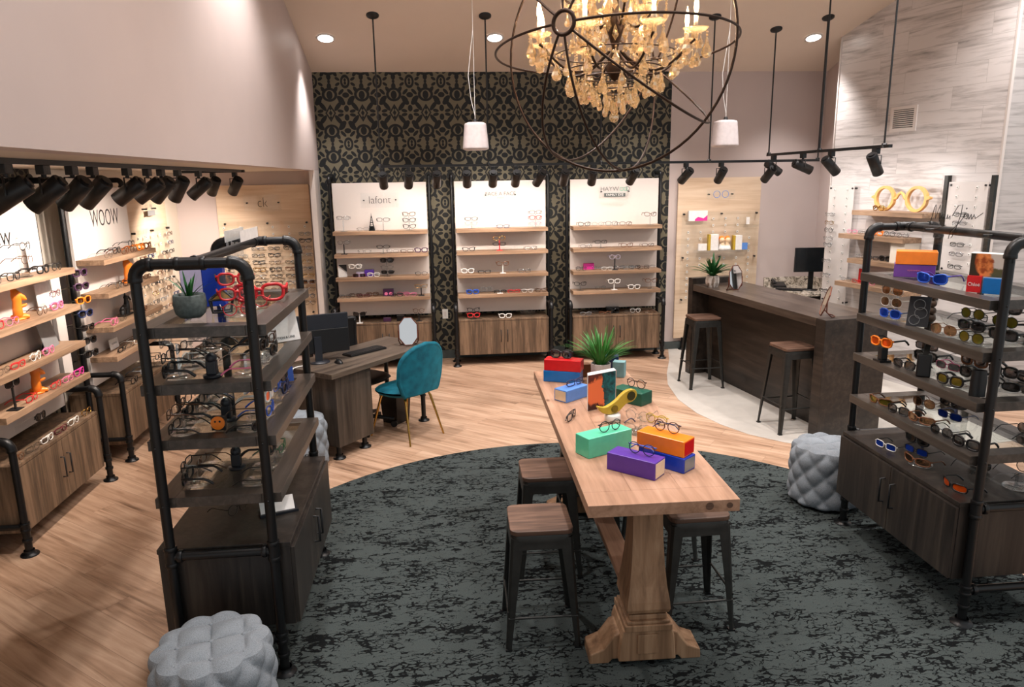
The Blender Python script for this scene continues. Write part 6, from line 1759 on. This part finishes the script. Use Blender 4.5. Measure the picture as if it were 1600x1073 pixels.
# --- right gondola
LFT = -PI/2+0.25
t = thing('gift_box', 'orange box with white ends atop the purple one, right gondola', 'box', (2.567,3.885,GZ[0]+0.0006+0.0725), math.radians(-33))
MB().box(0, 0.205, 0, 0.13, 0, 0.072).build('body', CC['tangerine'], t, 0.002); MB().box(0.2052, 0.206, 0.001, 0.129, 0.002, 0.07).build('end_panel', MA['paperw'], t)
t = thing('gift_box', 'purple box with white ends under the orange one, right gondola', 'box', (2.565,3.89,GZ[0]+0.0006), math.radians(-33))
MB().box(0, 0.205, 0, 0.13, 0, 0.072).build('body', CC['purple'], t, 0.002); MB().box(0.2052, 0.206, 0.001, 0.129, 0.002, 0.07).build('end_panel', MA['paperw'], t)
mb = MB(); text_geo(mb, 'eyewear', 0.014, wallM(0.1, -0.0012, 0.04), 0.001, 0, 0, sx=1.4); mb.build('lettering', CC['pink'], t)
specs('cat', 'blue', (2.575, 3.58, GZ[0]+0.0012), math.radians(-68), 'bright blue sunglasses in front of the orange and purple boxes', 'eyewear on the right gondola', 'blue', True, False, 0, 1.15, 'violet')
mt, nt, b_ = newmat('printed_box', 0.4)
tcx = nt.nodes.new('ShaderNodeTexCoord'); spx = nt.nodes.new('ShaderNodeSeparateXYZ'); nt.links.new(tcx.outputs['Object'], spx.inputs[0])
xx, zz = X(nt, spx.outputs[0]), X(nt, spx.outputs[2])
nn = noise(nt, coords(nt), 30, 4); n1 = X(nt, nn.outputs[0])-0.5
sky = mixc(nt, (zz + n1*0.03).step(0.115, 0.125), lin((84,78,48)), lin((196,186,178)))
lf_ = (xx*-1.0 + zz*0.25 + n1*0.02).step(-0.035, -0.025)
pic = mixc(nt, lf_, sky, lin((46,40,26)))
p_ = (xx-0.062)*14.0; q_ = (zz-0.14)*7.0
fig = (p_*p_+(q_+(xx-0.062)*4.0)*(q_+(xx-0.062)*4.0)+n1*0.5).step(0.36, 0.22)
pic = mixc(nt, fig, pic, mixc(nt, (n1*6.0+0.5).k, lin((150,66,22)), lin((222,132,70))))
nt.links.new(pic, b_.inputs['Base Color']); MA['print2'] = mt
ang = math.atan2(3.178-3.329, 2.640-2.587)
t = thing('picture_box', 'upright picture box with red, blue and pink panels, right gondola', 'display card', (2.587,3.329,GZ[0]+0.0006), ang+0.35)
MB().box(0, 0.15, 0, 0.06, 0, 0.19).build('body', MA['paperw'], t, 0.002)
MB().box(0.002, 0.148, -0.0012, -0.0002, 0.078, 0.188).build('picture', MA['print2'], t)
MB().box(0.0, 0.062, -0.016, -0.0015, 0.0, 0.08).build('red_panel', CC['red'], t); MB().box(0.072, 0.15, -0.03, -0.0015, 0.0, 0.074).build('blue_panel', CC['azure'], t)
MB().box(0.1502, 0.1512, 0.001, 0.059, 0.0, 0.188).build('pink_side', CC['pink'], t)
mb = MB(); text_geo(mb, 'Chloé', 0.024, wallM(0.031, -0.0172, 0.038), 0.001, 0, 0, sx=0.9); mb.build('lettering', MA['paperw'], t)
t = thing('script_sign', 'clear plate with black handwritten script over the right gondola', 'sign', (2.70, 3.62, 1.97), PI/2*-1)
MB().box(-0.25, 0.25, -0.003, 0.003, -0.14, 0.10).build('plate', MA['acrylic'], t)
for x in (-0.22, 0.22): MB().cyl((x, -0.008, -0.065), (x, 0.042, -0.065), 0.007, n=10).build('standoff', MA['black'], t)
sc_ = MB()
def stroke(P, r_=0.0019): sc_.tube([(x, -0.0047, z) for x, z in P], r_, 5)
stroke([(-0.19,-0.035),(-0.165,0.06),(-0.155,0.075),(-0.15,0.0),(-0.12,0.075),(-0.118,0.03),(-0.115,-0.015)])
stroke([(-0.115,0.0),(-0.095,0.025),(-0.1,0.0),(-0.085,0.0),(-0.08,0.025),(-0.075,0.003),(-0.06,0.003),(-0.055,0.025),(-0.05,0.002),(-0.035,0.02),(-0.034,0.0)])
stroke([(-0.2,-0.075),(-0.06,-0.03)])
stroke([(-0.02,0.02),(0.02,0.075),(0.05,0.08),(0.045,0.03),(0.02,-0.04),(-0.005,-0.09),(-0.03,-0.1),(-0.02,-0.06),(0.03,-0.02),(0.06,0.01)])
stroke([(0.06,0.01),(0.075,0.04),(0.07,0.015),(0.09,0.01),(0.1,0.035),(0.105,0.01),(0.12,0.035),(0.125,0.01),(0.14,0.035),(0.15,0.015),(0.2,0.045)])
stroke([(0.08,0.06),(0.083,0.065)], 0.003)
sc_.build('lettering', MA['black'], t)
# second shelf
R = 'right'
stk(R, 1, 'nearest at left', 2.545, 3.21, LFT, [('round','black','g')]); stk(R, 1, 'second at left', 2.545, 3.41, LFT, [('aviator','brown','b')])
stk(R, 1, 'farthest at left', 2.55, 3.87, LFT, [('square','blue','blue','navy'),('aviator','white','b'),('aviator','white','b')])
stk(R, 1, 'nearest in the middle', 2.735, 3.24, LFT, [('thick','black','d'),('round','black','g'),('thick','black','d')]); stk(R, 1, 'second in the middle', 2.735, 3.46, LFT, [('thick','black','d'),('round','black','g')])
stk(R, 1, 'nearest at right', 2.985, 3.31, PI/2, [('thick','black','d'),('square','black','d')]); stk(R, 1, 'second at right', 2.985, 3.72, PI/2, [('rect','black','c')])
t = card('sign_card', 'leaning black sign with ring pattern on the right gondola', (2.575,3.66,GZ[1]+0.0006), math.radians(-45), 0.105, 0.165, MA['navy'], 0.3, 0.006)
M_ = Matrix.Translation((0,0,0.006*math.sin(0.3)+0.0004)) @ Matrix.Rotation(-0.3, 4, 'X')
for x, z, r_ in ((0.0,0.12,0.028),(0.012,0.075,0.03),(-0.015,0.035,0.026)):
    rg = MB(); rg.M = M_; rg.tube([(x+r_*math.cos(2*PI*i/24), -0.001, z+r_*math.sin(2*PI*i/24)) for i in range(24)], 0.0016, 5, closed=True); rg.build('ring', CC['grey'], t)
t = thing('wooden_ornament', 'dark brown stacked-bead ornament behind the black sign', 'ornament', (2.73,3.76,GZ[1]+0.0006), 0)
b = MB()
for z, r_ in ((0.0245,0.024),(0.066,0.022),(0.106,0.021),(0.144,0.019),(0.176,0.017)): b.ball((0,0,z), r_, 14)
b.build('beads', MA['seatwood'], t)
# third shelf
t = thing('eyewear_stand', 'black post stand with orange sunglasses at far left, right gondola', 'eyewear stand', (2.535,3.87,GZ[2]+0.0006), 0)
MB().box(-0.035, 0.035, -0.035, 0.035, 0, 0.012).build('base', MA['black'], t); MB().box(-0.02, 0.02, -0.02, 0.02, 0.0125, 0.085).build('upright', MA['black'], t, 0.004)
specs('thick', 'orange', (2.515,3.87,GZ[2]+0.088), LFT, 'orange-mirrored sunglasses on the black post stand', 'eyewear on the right gondola', 'o', True, False, 0, 1.0, 'black')
stk(R, 2, 'nearest at left', 2.545, 3.32, LFT, [('thick','black','g')]); stk(R, 2, 'second at left', 2.545, 3.69, LFT, [('square','black','d')], False)
stk(R, 2, 'nearest in the middle', 2.745, 3.22, LFT, [('wrap','black','d'),('thick','black','d')]); stk(R, 2, 'second in the middle', 2.745, 3.42, LFT, [('thick','black','d'),('thick','brown','d')])
stk(R, 2, 'third in the middle', 2.745, 3.61, LFT, [('rect','pink','d')]); stk(R, 2, 'fourth in the middle', 2.745, 3.80, LFT, [('thick','black','d'),('rect','black','d')])
stk(R, 2, 'nearest at right', 2.985, 3.32, PI/2, [('thick','black','d')], False, 1.0, True); stk(R, 2, 'second at right', 2.995, 3.71, PI/2, [('aviator','black','d')])
t = thing('eyewear_case', 'black upright case with a strap on third shelf, right gondola', 'case', (2.555,3.535,GZ[2]+0.0006), math.radians(-35))
MB().box(-0.035, 0.035, -0.025, 0.025, 0, 0.125).build('body', MA['black'], t, 0.008); MB().obox((-0.01,-0.02,0.1255), (0.025,0,0), (0,0.006,0), (0.01,0.03,0.06)).build('strap', MA['gun'], t)
t = thing('eyewear_case', 'black soft pouch standing at the near end of third shelf', 'case', (2.58,3.165,GZ[2]+0.0006), math.radians(-25))
MB().grid(lambda u, w: (0.036*math.cos(2*PI*u)*(1-0.35*max(0, w-0.6)), 0.02*math.sin(2*PI*u)*(1-0.3*w), 0.13*w), 20, 10, wrap=True).build('body', MA['black'], t)
# fourth shelf
for y, nm_, q, on in ((3.15,'nearest at left',('thick','black','d'),False),(3.33,'second at left',('round','black','d'),False),(3.51,'third at left',('wrap','brown','b'),True),(3.69,'fourth at left',('square','black','d'),False),(3.88,'fifth at left',('wrap','brown','g'),False)):
    stk(R, 3, nm_, 2.54, y, LFT, [q], on)
stk(R, 3, 'nearest in the middle', 2.745, 3.55, LFT, [('rect','navy','blue'),('wrap','black','d')]); stk(R, 3, 'second in the middle', 2.745, 3.77, LFT, [('aviator','brown','b')])
stk(R, 3, 'nearest at right', 2.985, 3.28, PI/2, [('round','black','d')], False); stk(R, 3, 'second at right', 2.985, 3.86, PI/2, [('thick','black','d')], False, 1.0, True)
# cabinet top
stk(R, 4, 'nearest at left', 2.54, 3.21, LFT-0.2, [('wrap','black','o')], False)
stk(R, 4, 'second at left', 2.55, 3.52, LFT, [('wrap','brown','b'),('rect','black','blue'),('thick','black','d')])
stk(R, 4, 'farthest at left', 2.545, 3.78, LFT, [('rect','white','blue','black')], False)
stk(R, 4, 'far in the middle', 2.87, 3.90, LFT+2.5, [('rect','black','c')], False, 1.0, True); stk(R, 4, 'centre right', 2.88, 3.44, PI/2+0.2, [('round','black','d')], False)
stk(R, 4, 'nearest at right', 2.93, 3.19, PI/2, [('oval','clear','c'),('round','black','c')])
